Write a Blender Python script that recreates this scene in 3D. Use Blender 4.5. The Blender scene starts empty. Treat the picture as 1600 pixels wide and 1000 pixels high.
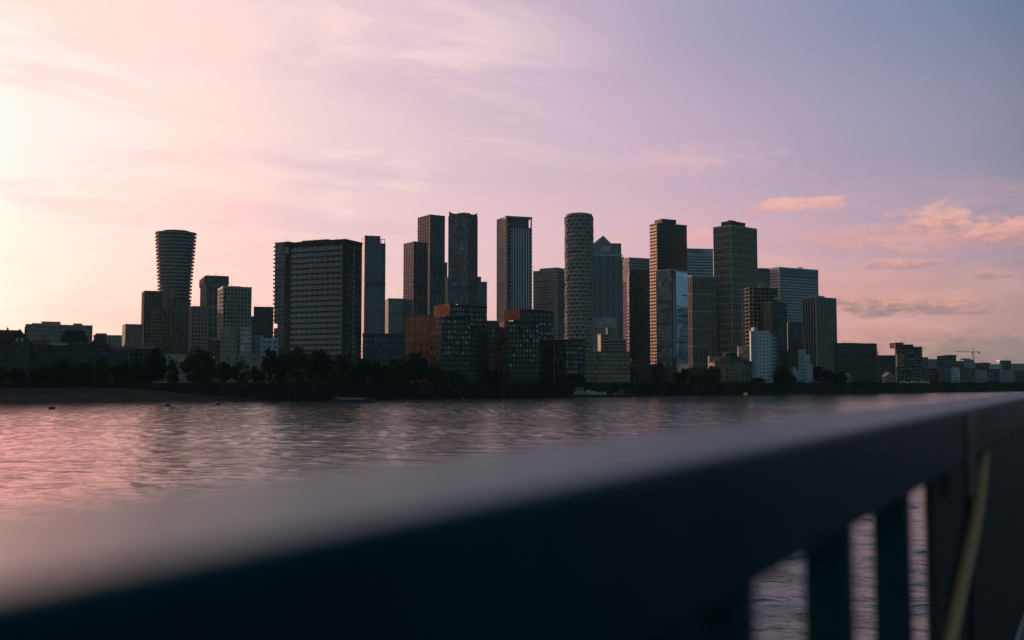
import bpy, math, random
from mathutils import Vector, Matrix
random.seed(7)
R = math.radians
C = bpy.context.scene.collection
SC = bpy.context.scene

# ------------------------------------------------------------------ camera
CAMZ = 9.0
PITCH = math.atan(98 / 1600)
cam = bpy.data.cameras.new("camera")
cam_o = bpy.data.objects.new("camera", cam); C.objects.link(cam_o)
cam_o.location = (0, 0, CAMZ); cam_o.rotation_euler = (R(90) + PITCH, 0, 0)
cam.sensor_width = 36; cam.lens = 36; cam.clip_start = 0.02; cam.clip_end = 60000
cam.dof.use_dof = True; cam.dof.focus_distance = 700; cam.dof.aperture_fstop = 1.9
SC.camera = cam_o
SC.render.resolution_x = 1024; SC.render.resolution_y = 640
SC.view_settings.view_transform = 'Standard'; SC.view_settings.look = 'None'
SC.view_settings.exposure = 0; SC.view_settings.gamma = 1
SC.cycles.max_bounces = 6; SC.cycles.use_denoising = True

def lin(c):
    return tuple(((v / 255) / 12.92 if v / 255 <= .04045 else ((v / 255 + .055) / 1.055) ** 2.4) for v in c)

# ------------------------------------------------------------------ world
SUN_AZ, SUN_EL = -38.0, 12.5
W = bpy.data.worlds.new("World"); SC.world = W; W.use_nodes = True
nt = W.node_tree; nt.nodes.clear()
class N:
    """small helper for node maths"""
    def __init__(s, t): s.t = t
    def m(s, op, a, b=None, c=None, clamp=False):
        n = s.t.nodes.new('ShaderNodeMath'); n.operation = op; n.use_clamp = clamp
        for i, v in enumerate((a, b, c)):
            if v is None: continue
            if isinstance(v, (int, float)): n.inputs[i].default_value = v
            else: s.t.links.new(v, n.inputs[i])
        return n.outputs[0]
    def mix(s, f, a, b, mode='MIX'):
        n = s.t.nodes.new('ShaderNodeMix'); n.data_type = 'RGBA'; n.blend_type = mode
        for k, v in (('Factor', f), ('A', a), ('B', b)):
            i = [q for q in n.inputs if q.name == k and (q.type == 'RGBA' if k != 'Factor' else q.type == 'VALUE')][0]
            if isinstance(v, (int, float)): i.default_value = v
            elif isinstance(v, tuple): i.default_value = (*v[:3], 1)
            else: s.t.links.new(v, i)
        return [o for o in n.outputs if o.type == 'RGBA'][0]
    def ramp(s, f, stops, interp='B_SPLINE'):
        n = s.t.nodes.new('ShaderNodeValToRGB'); r = n.color_ramp; r.interpolation = interp
        while len(r.elements) > 1: r.elements.remove(r.elements[0])
        r.elements[0].position = stops[0][0]; r.elements[0].color = (*stops[0][1][:3], 1)
        for p, c in stops[1:]:
            e = r.elements.new(p); e.color = (*c[:3], 1)
        s.t.links.new(f, n.inputs[0]); return n.outputs[0]
    def smooth(s, v, a, b):
        n = s.t.nodes.new('ShaderNodeMapRange'); n.interpolation_type = 'SMOOTHSTEP'
        s.t.links.new(v, n.inputs[0]); n.inputs[1].default_value = a; n.inputs[2].default_value = b
        return n.outputs[0]
    def noise(s, vec, scale, detail=5, rough=.55, dist=0):
        n = s.t.nodes.new('ShaderNodeTexNoise'); n.inputs['Scale'].default_value = scale
        n.inputs['Detail'].default_value = detail; n.inputs['Roughness'].default_value = rough
        n.inputs['Distortion'].default_value = dist
        if vec is not None: s.t.links.new(vec, n.inputs['Vector'])
        return n.outputs[0]
    def xyz(s, x, y, z=0.0):
        n = s.t.nodes.new('ShaderNodeCombineXYZ')
        for i, v in enumerate((x, y, z)):
            if isinstance(v, (int, float)): n.inputs[i].default_value = v
            else: s.t.links.new(v, n.inputs[i])
        return n.outputs[0]
    def sep(s, v):
        n = s.t.nodes.new('ShaderNodeSeparateXYZ'); s.t.links.new(v, n.inputs[0]); return n.outputs

w = N(nt)
tc = nt.nodes.new('ShaderNodeTexCoord')
dx, dy, dz = w.sep(tc.outputs['Generated'])
az = w.m('MULTIPLY', w.m('ARCTAN2', dx, dy), 180 / math.pi)
el = w.m('MULTIPLY', w.m('ARCSINE', dz), 180 / math.pi)
azn = w.m('DIVIDE', w.m('ADD', az, 180), 360)
AZ = [-26.6, -20.6, -14, -7.1, 0, 7.1, 14, 20.6, 26.6]
def row(vis, pre, post, wd=17):
    st = [(a, c) for a, c in pre] + list(zip(AZ, vis)) + [(a, c) for a, c in post]
    def red(a): return 1 + 2.3 * max(0, 1 - abs(a + 34) / wd) if a < 0 else 1
    return [((a + 180) / 360, lin(c)) for a, c in st]
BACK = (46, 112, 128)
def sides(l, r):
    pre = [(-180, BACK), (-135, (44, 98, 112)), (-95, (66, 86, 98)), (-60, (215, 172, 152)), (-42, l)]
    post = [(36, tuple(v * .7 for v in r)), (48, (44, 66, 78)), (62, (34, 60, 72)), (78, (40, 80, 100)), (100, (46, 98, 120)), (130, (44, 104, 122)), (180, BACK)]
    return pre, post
rows = []
def cream(st, k):
    return [(p_, tuple(v * k if abs((p_ * 360) - 180) < 45 else v for v in c)) for p_, c in st]
p, q = sides((255, 225, 198), (112, 110, 118))
rows.append((0, row([(254,228,202),(253,220,198),(249,206,188),(243,198,184),(238,186,168),(233,171,151),(227,160,140),(206,148,131),(146,127,126)], p, q, 26)))
p, q = sides((255, 234, 214), (140, 125, 135))
rows.append((4.2, row([(254,234,214),(254,226,208),(249,212,201),(243,204,199),(236,190,188),(229,176,176),(221,165,164),(212,157,150),(186,150,152)], p, q, 26)))
p, q = sides((255, 240, 226), (135, 128, 148))
rows.append((7.8, row([(255,239,226),(255,232,219),(248,215,208),(241,204,206),(231,192,201),(220,180,191),(206,168,183),(180,155,174),(165,149,167)], p, q, 26)))
p, q = sides((255, 244, 236), (104, 116, 142))
rows.append((12.5, row([(255,246,239),(255,238,229),(248,221,215),(236,205,211),(218,188,202),(203,177,197),(183,164,187),(158,152,177),(141,143,166)], p, q)))
p, q = sides((255, 240, 228), (78, 98, 124))
rows.append((20, row([(255,242,230),(252,230,224),(245,214,214),(232,202,211),(210,184,203),(180,166,191),(154,153,181),(132,142,170),(112,128,157)], p, q)))
p, q = sides((214, 190, 192), (72, 92, 116))
rows.append((42, row([(205,185,192),(200,182,192),(185,172,188),(165,158,180),(128,138,158),(100,118,138),(78,102,120),(64,90,108),(56,82,100)], p, q)))
rows.append((90, [(0, lin((42, 84, 100))), (1, lin((42, 84, 100)))]))
rows = [(e, cream(st, {0: 1.05, 4.2: 1.04, 7.8: 1.02}.get(e, 1))) for e, st in rows]
col = w.ramp(azn, rows[0][1])
for (e0, _), (e1, st) in zip(rows, rows[1:]):
    col = w.mix(w.smooth(el, e0, e1) if e1 < 60 else w.m('DIVIDE', w.m('SUBTRACT', el, e0), e1 - e0, clamp=True), col, w.ramp(azn, st))
# high thin streaks
pz = w.m('ADD', dz, .16)
px_, py_ = w.m('DIVIDE', dx, pz), w.m('DIVIDE', dy, pz)
u1 = w.m('ADD', w.m('MULTIPLY', px_, .9), w.m('MULTIPLY', py_, .35)); v1 = w.m('SUBTRACT', w.m('MULTIPLY', py_, 2.1), w.m('MULTIPLY', px_, .8))
n1 = w.noise(w.xyz(u1, v1, 3.1), 1.5, 9, .62, .6)
left = w.smooth(az, 9, -8); high = w.smooth(el, 5, 10)
st = w.m('MULTIPLY', w.m('MULTIPLY', w.smooth(n1, .46, .62), left), high)
col = w.mix(w.m('MULTIPLY', st, .78), col, lin((252, 222, 217)))
n2 = w.noise(w.xyz(u1, v1, 9.7), .8, 6, .55, .4)
dk = w.m('MULTIPLY', w.m('MULTIPLY', w.smooth(n2, .48, .62), w.smooth(az, 12, 0)), high)
col = w.mix(w.m('MULTIPLY', w.m('MULTIPLY', dk, w.smooth(az, -28, -8)), .42), col, lin((212, 184, 204)))
# soft fine mottling of the whole sky
n3 = w.noise(w.xyz(w.m('MULTIPLY', az, .05), w.m('MULTIPLY', el, .22), 0), 2.2, 6, .6, .3)
col = w.mix(w.m('MULTIPLY', w.smooth(n3, .42, .75), w.m('MULTIPLY', w.smooth(el, 14, 6), .35)), col, lin((246, 192, 180)))
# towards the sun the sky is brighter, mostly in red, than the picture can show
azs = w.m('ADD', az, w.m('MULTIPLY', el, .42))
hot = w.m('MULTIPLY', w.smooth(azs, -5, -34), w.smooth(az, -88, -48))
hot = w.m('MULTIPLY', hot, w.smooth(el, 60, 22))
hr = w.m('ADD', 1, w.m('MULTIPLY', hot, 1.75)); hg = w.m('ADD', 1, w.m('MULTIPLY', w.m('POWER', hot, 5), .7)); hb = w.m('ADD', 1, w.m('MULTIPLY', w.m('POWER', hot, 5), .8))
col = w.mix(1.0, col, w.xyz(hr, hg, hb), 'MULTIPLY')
# small clouds, each a soft body broken up by noise: az, el, half width, half height, strength
def AE(px, py):
    a = math.atan((px - 800) / 1600); x = (px - 800) / 1600
    y = math.cos(PITCH) - (500 - py) / 1600 * math.sin(PITCH); z = math.sin(PITCH) + (500 - py) / 1600 * math.cos(PITCH)
    return math.degrees(math.atan2(x, y)), math.degrees(math.atan2(z, math.hypot(x, y)))
nc = w.noise(w.xyz(w.m('MULTIPLY', az, 1.0), w.m('MULTIPLY', el, 2.4), 1.3), .75, 9, .62, .35)
nc2 = w.noise(w.xyz(w.m('MULTIPLY', az, .7), w.m('MULTIPLY', el, 2.0), 7.3), 1.7, 6, .6, .2)
ncs = w.m('MULTIPLY', w.m('SUBTRACT', nc, .47), 3.6)
def cloud(px, py, wx, wy, k, lit, shade, flat=.35, hard=.55):
    a0, e0 = AE(px, py); wa, we = wx / 23.0, wy / 20.0
    da = w.m('DIVIDE', w.m('SUBTRACT', az, a0), wa)
    de = w.m('DIVIDE', w.m('SUBTRACT', el, e0), we)
    # flatter underneath than on top
    under = w.m('MULTIPLY', w.m('LESS_THAN', de, 0), 1 / flat - 1); de2 = w.m('MULTIPLY', de, w.m('ADD', under, 1))
    d = w.m('SQRT', w.m('ADD', w.m('MULTIPLY', da, da), w.m('MULTIPLY', de2, de2)))
    m = w.smooth(w.m('ADD', w.m('SUBTRACT', 1, d), w.m('MULTIPLY', ncs, .55)), .0, hard * 1.15)
    m = w.m('MULTIPLY', m, k)
    t = w.smooth(w.m('ADD', de, w.m('MULTIPLY', w.m('SUBTRACT', nc2, .5), 2.2)), -.45, .6)
    return m, w.mix(t, lin(shade), lin(lit))
CL = [
 (1060, 256, 165, 26, .85, (232,190,196), (214,176,190), .8, 1.2),
 (1230, 323, 56, 13, .85, (244,186,172), (226,170,166), .45, .5),
 (1285, 320, 30, 12, .8, (244,184,170), (222,168,168), .5, .5),
 (1093, 376, 34, 18, .8, (242,182,174), (228,170,172), .6, .7),
 (968, 376, 26, 10, .5, (242,190,182), (232,180,178), .6, .8),
 (1465, 352, 62, 28, .9, (244,182,164), (196,146,150), .6, .8),
 (1330, 372, 120, 20, .6, (236,172,164), (214,156,158), .7, .9),
 (1440, 386, 120, 20, .6, (238,174,160), (212,154,154), .7, .9),
 (1570, 366, 76, 22, .85, (244,178,162), (200,148,150), .6, .7),
 (1408, 413, 56, 9, .8, (236,174,162), (176,136,142), .7, .7),
 (1230, 412, 90, 9, .4, (236,178,168), (222,164,162), .8, .9),
 (1549, 431, 26, 9, .85, (214,158,152), (162,130,138), .7, .6),
 (1385, 440, 90, 8, .4, (232,170,158), (204,150,148), .8, .9),
 (1420, 480, 120, 19, .9, (222,164,150), (152,124,132), .6, .6),
 (1335, 470, 40, 10, .7, (220,164,152), (168,132,138), .6, .6),
 (1520, 486, 70, 8, .6, (214,158,148), (170,134,138), .6, .8),
 (1560, 530, 190, 24, .75, (206,152,142), (150,126,128), .8, 1.0),
 (1620, 560, 250, 34, .85, (160,134,132), (138,122,124), .8, .9),
 (1390, 512, 110, 12, .45, (232,168,152), (210,150,140), .8, .9),
]
for a in CL:
    m_, c_ = cloud(*a); col = w.mix(m_, col, c_)
# bright glow round the sun
sd = Vector((math.sin(R(SUN_AZ)) * math.cos(R(SUN_EL)), math.cos(R(SUN_AZ)) * math.cos(R(SUN_EL)), math.sin(R(SUN_EL))))
dp = nt.nodes.new('ShaderNodeVectorMath'); dp.operation = 'DOT_PRODUCT'
nt.links.new(tc.outputs['Generated'], dp.inputs[0]); dp.inputs[1].default_value = sd
glow = w.m('POWER', w.m('MAXIMUM', dp.outputs['Value'], 0), 130)
col = w.mix(w.m('MULTIPLY', glow, .12), col, (1.4, .45, .3), 'ADD')
# the physical dusk sky underneath
sky = nt.nodes.new('ShaderNodeTexSky'); sky.sky_type = 'NISHITA'; sky.sun_disc = False
sky.sun_elevation = R(SUN_EL); sky.sun_rotation = R(SUN_AZ); sky.altitude = 0
b1 = nt.nodes.new('ShaderNodeBackground'); nt.links.new(sky.outputs[0], b1.inputs[0]); b1.inputs[1].default_value = .002
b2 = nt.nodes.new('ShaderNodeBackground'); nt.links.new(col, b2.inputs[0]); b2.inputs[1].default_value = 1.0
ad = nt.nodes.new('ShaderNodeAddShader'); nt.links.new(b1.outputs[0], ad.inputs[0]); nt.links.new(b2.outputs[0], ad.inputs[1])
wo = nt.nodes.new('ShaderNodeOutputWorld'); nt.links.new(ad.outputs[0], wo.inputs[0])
W.cycles.sampling_method = 'MANUAL'; W.cycles.sample_map_resolution = 512

sun = bpy.data.lights.new("sun", 'SUN'); sun.energy = 3.0; sun.angle = R(.6); sun.color = (1, .62, .42)
so = bpy.data.objects.new("sun", sun); C.objects.link(so)
so.rotation_euler = (-sd).to_track_quat('-Z', 'Y').to_euler()

# ------------------------------------------------------------------ geometry helpers
def ray(px, py):
    """direction of a sight line, scaled to one metre of forward distance"""
    y = math.cos(PITCH) - (500 - py) / 1600 * math.sin(PITCH)
    z = math.sin(PITCH) + (500 - py) / 1600 * math.cos(PITCH)
    return (px - 800) / 1600 / y, z / y
def at(px, py, Y):
    a, b = ray(px, py); return Vector((a * Y, Y, CAMZ + b * Y))
def zat(py, Y): return CAMZ + ray(800, py)[1] * Y
def onwater(px, py, z=0.0):
    a, b = ray(px, py); Y = (z - CAMZ) / b; return Vector((a * Y, Y, z))

class MB:
    def __init__(s): s.v, s.f, s.mi = [], [], []
    def add(s, vs, fs, mi=0):
        o = len(s.v); s.v += [tuple(v) for v in vs]
        s.f += [tuple(i + o for i in f) for f in fs]; s.mi += [mi] * len(fs)
    def box(s, x0, x1, y0, y1, z0, z1, mi=0, M=None):
        vs = [(x, y, z) for z in (z0, z1) for y in (y0, y1) for x in (x0, x1)]
        if M: vs = [M @ Vector(v) for v in vs]
        s.add(vs, [(0, 2, 3, 1), (4, 5, 7, 6), (0, 1, 5, 4), (2, 6, 7, 3), (0, 4, 6, 2), (1, 3, 7, 5)], mi)
    def prism(s, pts, z0, z1, mi=0, top=None):
        """pts: ccw outline; top: other outline at z1 (same count)"""
        n = len(pts); t = top or pts
        s.add([(x, y, z0) for x, y in pts] + [(x, y, z1) for x, y in t],
              [tuple(range(n))[::-1], tuple(range(n, 2 * n))] + [(i, (i + 1) % n, n + (i + 1) % n, n + i) for i in range(n)], mi)
    def cyl(s, x, y, z0, z1, r0, r1=None, n=12, mi=0):
        r1 = r0 if r1 is None else r1
        s.prism([(x + r0 * math.cos(2 * math.pi * i / n), y + r0 * math.sin(2 * math.pi * i / n)) for i in range(n)], z0, z1, mi,
                [(x + r1 * math.cos(2 * math.pi * i / n), y + r1 * math.sin(2 * math.pi * i / n)) for i in range(n)])
    def tube(s, path, r, n=8, mi=0):
        path = [Vector(p) for p in path]; rings = []
        for i, p in enumerate(path):
            t = (path[min(i + 1, len(path) - 1)] - path[max(i - 1, 0)]).normalized()
            a = t.orthogonal().normalized() if abs(t.z) > .95 else t.cross(Vector((0, 0, 1))).normalized(); b = t.cross(a)
            ri = r[i] if isinstance(r, (list, tuple)) else r
            rings.append([p + (a * math.cos(2 * math.pi * k / n) + b * math.sin(2 * math.pi * k / n)) * ri for k in range(n)])
        vs = [v for g in rings for v in g]; fs = []
        for i in range(len(rings) - 1):
            for k in range(n): fs.append((i * n + k, i * n + (k + 1) % n, (i + 1) * n + (k + 1) % n, (i + 1) * n + k))
        fs += [tuple(range(n))[::-1], tuple(range(len(vs) - n, len(vs)))]
        s.add(vs, fs, mi)
    def mesh(s, name):
        me = bpy.data.meshes.new(name); me.from_pydata(s.v, [], s.f); me.update()
        if any(s.mi): me.polygons.foreach_set('material_index', s.mi)
        return me
    def build(s, name, mats, parent=None, smooth=False):
        me = s.mesh(name)
        for m in (mats if isinstance(mats, (list, tuple)) else [mats]): me.materials.append(m)
        if smooth: me.shade_smooth()
        o = bpy.data.objects.new(name, me); C.objects.link(o)
        if parent: o.parent = parent
        return o
def tag(o, label=None, cat=None, group=None, kind=None):
    if label: o['label'] = label
    if cat: o['category'] = cat
    if group: o['group'] = group
    if kind: o['kind'] = kind
    return o
def empty(name, loc, rz=0, **k):
    o = bpy.data.objects.new(name, None); C.objects.link(o); o.location = loc; o.rotation_euler = (0, 0, rz)
    return tag(o, **k)
def inst(name, me, parent, loc, rz=0):
    o = bpy.data.objects.new(name, me); C.objects.link(o); o.parent = parent; o.location = loc; o.rotation_euler = (0, 0, rz); return o

# ------------------------------------------------------------------ materials
def newmat(name):
    m = bpy.data.materials.new(name); m.use_nodes = True; t = m.node_tree
    return m, N(t), t.nodes['Principled BSDF']
def plain(name, c, rough=.8, var=.25, scale=.35, metal=0, bump=0, spec=.5):
    m, n, b = newmat(name)
    t = n.t; tcn = t.nodes.new('ShaderNodeTexCoord')
    f = n.noise(tcn.outputs['Object'], scale, 6, .6)
    c0 = tuple(v * (1 - var) for v in c); c1 = tuple(min(1, v * (1 + var)) for v in c)
    t.links.new(n.mix(n.smooth(f, .3, .7), c0, c1), b.inputs['Base Color'])
    b.inputs['Roughness'].default_value = rough; b.inputs['Metallic'].default_value = metal
    b.inputs['Specular IOR Level'].default_value = spec
    if bump:
        bp = t.nodes.new('ShaderNodeBump'); bp.inputs['Distance'].default_value = bump; t.links.new(n.noise(tcn.outputs['Object'], scale * 6, 5), bp.inputs['Height'])
        t.links.new(bp.outputs[0], b.inputs['Normal'])
    return m
_fc = {}
def facade(bay, floor, wall, glass=(.03, .045, .05), mull=.18, band=.3, refl=.55, blind=.12, off=0.0, wr=.75, vary=1.0):
    """wall with rows of windows: glass panes differ from one to the next in tint, blinds and gloss"""
    key = (bay, floor, wall, glass, mull, band, refl, blind, off, vary)
    if key in _fc: return _fc[key]
    m, n, b = newmat('facade'); t = n.t
    tcn = t.nodes.new('ShaderNodeTexCoord'); x, y, z = n.sep(tcn.outputs['Object'])
    u = n.m('ADD', n.m('DIVIDE', n.m('ADD', x, y), bay), 100 + off); v = n.m('ADD', n.m('DIVIDE', z, floor), 100)
    fu, fv = n.m('FRACT', u), n.m('FRACT', v)
    win = n.m('MULTIPLY', n.m('GREATER_THAN', fu, mull), n.m('GREATER_THAN', fv, band))
    wn = t.nodes.new('ShaderNodeTexWhiteNoise'); wn.noise_dimensions = '3D'
    t.links.new(n.xyz(n.m('FLOOR', u), n.m('FLOOR', v), 0), wn.inputs['Vector'])
    r1 = wn.outputs['Value']; rs = n.sep(wn.outputs['Color'])
    gl = n.mix(rs[0], tuple(g * (1 - .5 * vary) for g in glass), tuple(g * (1 + .8 * vary) for g in glass))
    wf = t.nodes.new('ShaderNodeTexWhiteNoise'); wf.noise_dimensions = '1D'; t.links.new(n.m('FLOOR', v), wf.inputs['W'])
    gl = n.mix(n.m('MULTIPLY', n.m('GREATER_THAN', wf.outputs['Value'], .72), .55 * vary), gl, tuple(g * .35 for g in glass))
    gl = n.mix(n.m('LESS_THAN', r1, blind), gl, tuple(min(1, .10 + .5 * g) for g in glass))
    big = n.noise(tcn.outputs['Object'], .06, 4, .6)
    wl = n.mix(n.smooth(big, .3, .7), tuple(c * .8 for c in wall), tuple(c * 1.2 for c in wall))
    st = n.noise(n.xyz(n.m('MULTIPLY', x, 1.3), n.m('MULTIPLY', y, 1.3), n.m('MULTIPLY', z, .08)), 1.0, 4, .6)
    wl = n.mix(n.m('MULTIPLY', n.smooth(st, .5, .8), .35), wl, tuple(c * .5 for c in wall))
    t.links.new(n.mix(win, wl, gl), b.inputs['Base Color'])
    t.links.new(n.m('ADD', wr, n.m('MULTIPLY', win, n.m('SUBTRACT', n.m('MULTIPLY', rs[1], .18), wr - .06))), b.inputs['Roughness'])
    t.links.new(n.m('MULTIPLY', win, refl), b.inputs['Metallic'])
    # panes never stand quite in one plane
    nm = t.nodes.new('ShaderNodeNewGeometry'); va = t.nodes.new('ShaderNodeVectorMath'); va.operation = 'ADD'
    jt = n.xyz(n.m('MULTIPLY', n.m('SUBTRACT', rs[0], .5), n.m('MULTIPLY', win, .05 * vary)), n.m('MULTIPLY', n.m('SUBTRACT', rs[1], .5), n.m('MULTIPLY', win, .05 * vary)), n.m('MULTIPLY', n.m('SUBTRACT', rs[2], .5), n.m('MULTIPLY', win, .06 * vary)))
    t.links.new(nm.outputs['Normal'], va.inputs[0]); t.links.new(jt, va.inputs[1])
    vn = t.nodes.new('ShaderNodeVectorMath'); vn.operation = 'NORMALIZE'; t.links.new(va.outputs[0], vn.inputs[0])
    t.links.new(vn.outputs[0], b.inputs['Normal'])
    _fc[key] = m; return m

GREY = plain('concrete', (.27, .27, .26)); GLASSD = plain('dark_window_glass', (.02, .028, .03), .25, .3, .6)
PALE = plain('pale_render', (.21, .22, .22), .8, .12)
WHITE = plain('white_paint', (.36, .38, .40), .7, .1); DARK = plain('dark_cladding', (.05, .055, .06), .5)
BALC = plain('pale_balcony', (.50, .52, .52), .7, .1)
TAN = plain('tan_stone', (.33, .30, .26), .7, .15); BRICK = plain('red_brick', (.19, .075, .045), .85, .25)
ORANGE = plain('orange_brick', (.30, .115, .05), .85, .2); BROWN = plain('brown_brick', (.075, .06, .05), .85, .25)
BLACKB = plain('black_brick', (.034, .029, .026), .8, .2); SLATE = plain('roof_slate', (.03, .034, .036), .95, .25, .8, spec=.1)
METAL = plain('grey_metal', (.33, .35, .37), .35, .1, metal=.7); STEEL = plain('dark_steel', (.08, .09, .1), .45, .2, metal=.5)
GLASS = plain('window_glass', (.05, .08, .09), .15, .3, .6, metal=.5)
GLASSL = plain('window_glass_pale', (.24, .28, .30), .12, .3, .6, metal=.6)
BLUEG = plain('blue_glass', (.2, .45, .7), .12, .2, .1, metal=.75)
BARK = plain('bark', (.06, .045, .035), .9)
# ------------------------------------------------------------------ water, shore, ground
def grid_water():
    import numpy as np
    S = 5900.0; rows_ = [24.0]
    while rows_[-1] < 480: rows_.append(rows_[-1] + .26 + .0014 * (rows_[-1] - 24))
    nx, ny = 1080, len(rows_); ys = np.array(rows_); us = np.linspace(-.72, .88, nx)
    Y = np.repeat(ys[:, None], nx, 1); X = us[None, :] * (Y + 26); Z = np.zeros_like(X); rg = np.random.default_rng(11)
    gap = .26 + .0014 * (Y - 24)
    for i in range(56):
        lam = 1.0 * (5.2 / 1.0) ** rg.random(); th = R(-100) + rg.normal(0, .62); k = 2 * math.pi / lam; a = .0118 * lam / (2 * math.pi)
        Z += a * np.clip((lam / gap - 2) / 2, 0, 1) * np.sin(k * (X * math.cos(th) + Y * math.sin(th)) + rg.random() * 6.283)
    env = .75 + .35 * np.sin(X * .021 + 1.3 * np.sin(Y * .017)) * np.sin(Y * .033 + X * .006)
    Z = (Z + 1.6 * np.maximum(Z - .03, 0)) * env                          # crests a little sharper than troughs
    U = X / (Y + 26); edge = np.minimum(np.minimum(U + .72, .88 - U) * 100, np.minimum(Y - ys[0], ys[-1] - Y)); Z *= np.clip(edge / 8, 0, 1)
    co = np.stack([X, Y, Z], -1).reshape(-1, 3); nv = nx * ny
    co = np.vstack([co, np.array([[-S, -S, 0], [S, -S, 0], [S, S, 0], [-S, S, 0]])])
    idx = np.arange(nv).reshape(ny, nx); q = np.stack([idx[:-1, :-1], idx[:-1, 1:], idx[1:, 1:], idx[1:, :-1]], -1).reshape(-1, 4)
    a, b_, c, d = idx[0, 0], idx[0, -1], idx[-1, -1], idx[-1, 0]
    q = np.vstack([q, [[nv, nv + 1, b_, a], [nv + 1, nv + 2, c, b_], [nv + 2, nv + 3, d, c], [nv + 3, nv, a, d]]])
    me = bpy.data.meshes.new('river'); me.vertices.add(len(co)); me.vertices.foreach_set('co', co.astype('f').ravel())
    me.loops.add(q.size); me.loops.foreach_set('vertex_index', q.astype('i').ravel()); me.polygons.add(len(q))
    me.polygons.foreach_set('loop_start', np.arange(0, q.size, 4, dtype='i')); me.polygons.foreach_set('loop_total', np.full(len(q), 4, dtype='i')); me.update(calc_edges=True); me.shade_smooth()
    m, n, p = newmat('river_water'); t = n.t
    g = t.nodes.new('ShaderNodeNewGeometry'); x, y, z = n.sep(g.outputs['Position'])
    def h(ax, ay, s, d, z0, dist=.4): return n.noise(n.xyz(n.m('MULTIPLY', x, ax), n.m('MULTIPLY', n.m('ADD', y, n.m('MULTIPLY', x, .18)), ay), z0), s, d, .55, dist)
    gust = n.smooth(h(.004, .016, 1, 4, 4.4), .3, .7)
    h1 = n.m('MULTIPLY', h(.9, 1.1, 1, 4, 1.1, .6), .10)
    farm = n.smooth(y, 60, 190)
    pm_ = n.m('ADD', n.m('MULTIPLY', n.m('SUBTRACT', 1, farm), n.smooth(h(.22, .45, 1, 3, 6.6, .6), .52, .66)), n.m('MULTIPLY', farm, n.smooth(h(.4, .09, 1, 4, 8.8, .3), .52, .64)))
    paw = n.m('MULTIPLY', pm_, n.m('ADD', n.m('MULTIPLY', gust, .6), .4))
    h2 = n.m('MULTIPLY', h(1.9, 2.8, 1, 3, 2.2, .4), n.m('ADD', n.m('MULTIPLY', paw, .22), .06))
    h3 = n.m('MULTIPLY', h(.07, .14, 1, 3, 3.3), .8)
    hh = n.m('ADD', n.m('ADD', h1, h2), h3)
    bp = t.nodes.new('ShaderNodeBump'); bp.inputs['Strength'].default_value = 1.0; bp.inputs['Distance'].default_value = WAVE
    t.links.new(hh, bp.inputs['Height']); t.links.new(bp.outputs[0], p.inputs['Normal'])
    p.inputs['Base Color'].default_value = (.04, .055, .056, 1); p.inputs['Roughness'].default_value = .12; p.inputs['IOR'].default_value = 1.37
    me.materials.append(m); o = bpy.data.objects.new('river', me); C.objects.link(o); tag(o, kind='structure'); return o
WAVE = .62
grid_water()

def wline(px): return onwater(px, 631 - .0125 * px)
BA, BB = wline(0), wline(1600)
BD = (BB - BA).normalized(); BN = Vector((-BD.y, BD.x, 0))     # along the bank, inland
def bank(px, s=0.0, z=0.0):
    p = wline(px) + BN * s; p.z = z; return p
def bankm(t, s=0.0, z=0.0):
    p = BA + BD * t + BN * s; p.z = z; return p
def along(px): return (wline(px) - BA).dot(BD)
T0, TL, TR, TE = -900, along(300), along(425), 4600
GZ = 8.0
def Dof(px, s):
    r = ray(px, 590)[0]; return (s + BA.dot(BN)) / (r * BN.x + BN.y)
def interp(x, pts):
    if x <= pts[0][0]: return pts[0][1]
    for (a, u), (c, v) in zip(pts, pts[1:]):
        if x <= c: return u + (v - u) * (x - a) / (c - a)
    return pts[-1][1]
def place(px, D):
    """distance for a building: keeps its rank behind the front row, which stands behind the river wall"""
    f0 = interp(px, [(0, 470), (330, 480), (450, 500), (600, 560), (900, 580), (1200, 665), (1300, 740), (1600, 840)])
    s0 = interp(px, [(0, 60), (300, 60), (430, 16), (1600, 16)])
    return Dof(px, s0) + max(0, D - f0)
mud, n_, p_ = newmat('mud_and_shingle')
tcn = n_.t.nodes.new('ShaderNodeNewGeometry')
fx = n_.noise(tcn.outputs['Position'], .12, 7, .65); fy = n_.noise(tcn.outputs['Position'], 1.4, 5, .6)
n_.t.links.new(n_.mix(n_.smooth(n_.m('ADD', n_.m('MULTIPLY', fx, .6), n_.m('MULTIPLY', fy, .4)), .38, .62), (.016, .02, .021), (.045, .046, .045)), p_.inputs['Base Color'])
bpn = n_.t.nodes.new('ShaderNodeBump'); bpn.inputs['Distance'].default_value = .25; n_.t.links.new(fy, bpn.inputs['Height']); n_.t.links.new(bpn.outputs[0], p_.inputs['Normal'])
p_.inputs['Roughness'].default_value = .95; p_.inputs['Specular IOR Level'].default_value = .05
# land sheet
b = MB()
e = [bankm(T0, 40, GZ), bankm(TL - 20, 40, GZ), bankm(TR, 1.2, GZ), bankm(TE, 1.2, GZ), bankm(5200, 2500, GZ), bankm(2600, 4400, GZ), bankm(-2500, 4600, GZ), bankm(-4300, 1500, GZ), bankm(-4500, 40, GZ)]
b.add(e, [tuple(range(len(e)))])
grd = plain('ground', (.06, .065, .05), .9, .4, .03)
tag(b.build('ground', grd), kind='structure')
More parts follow.
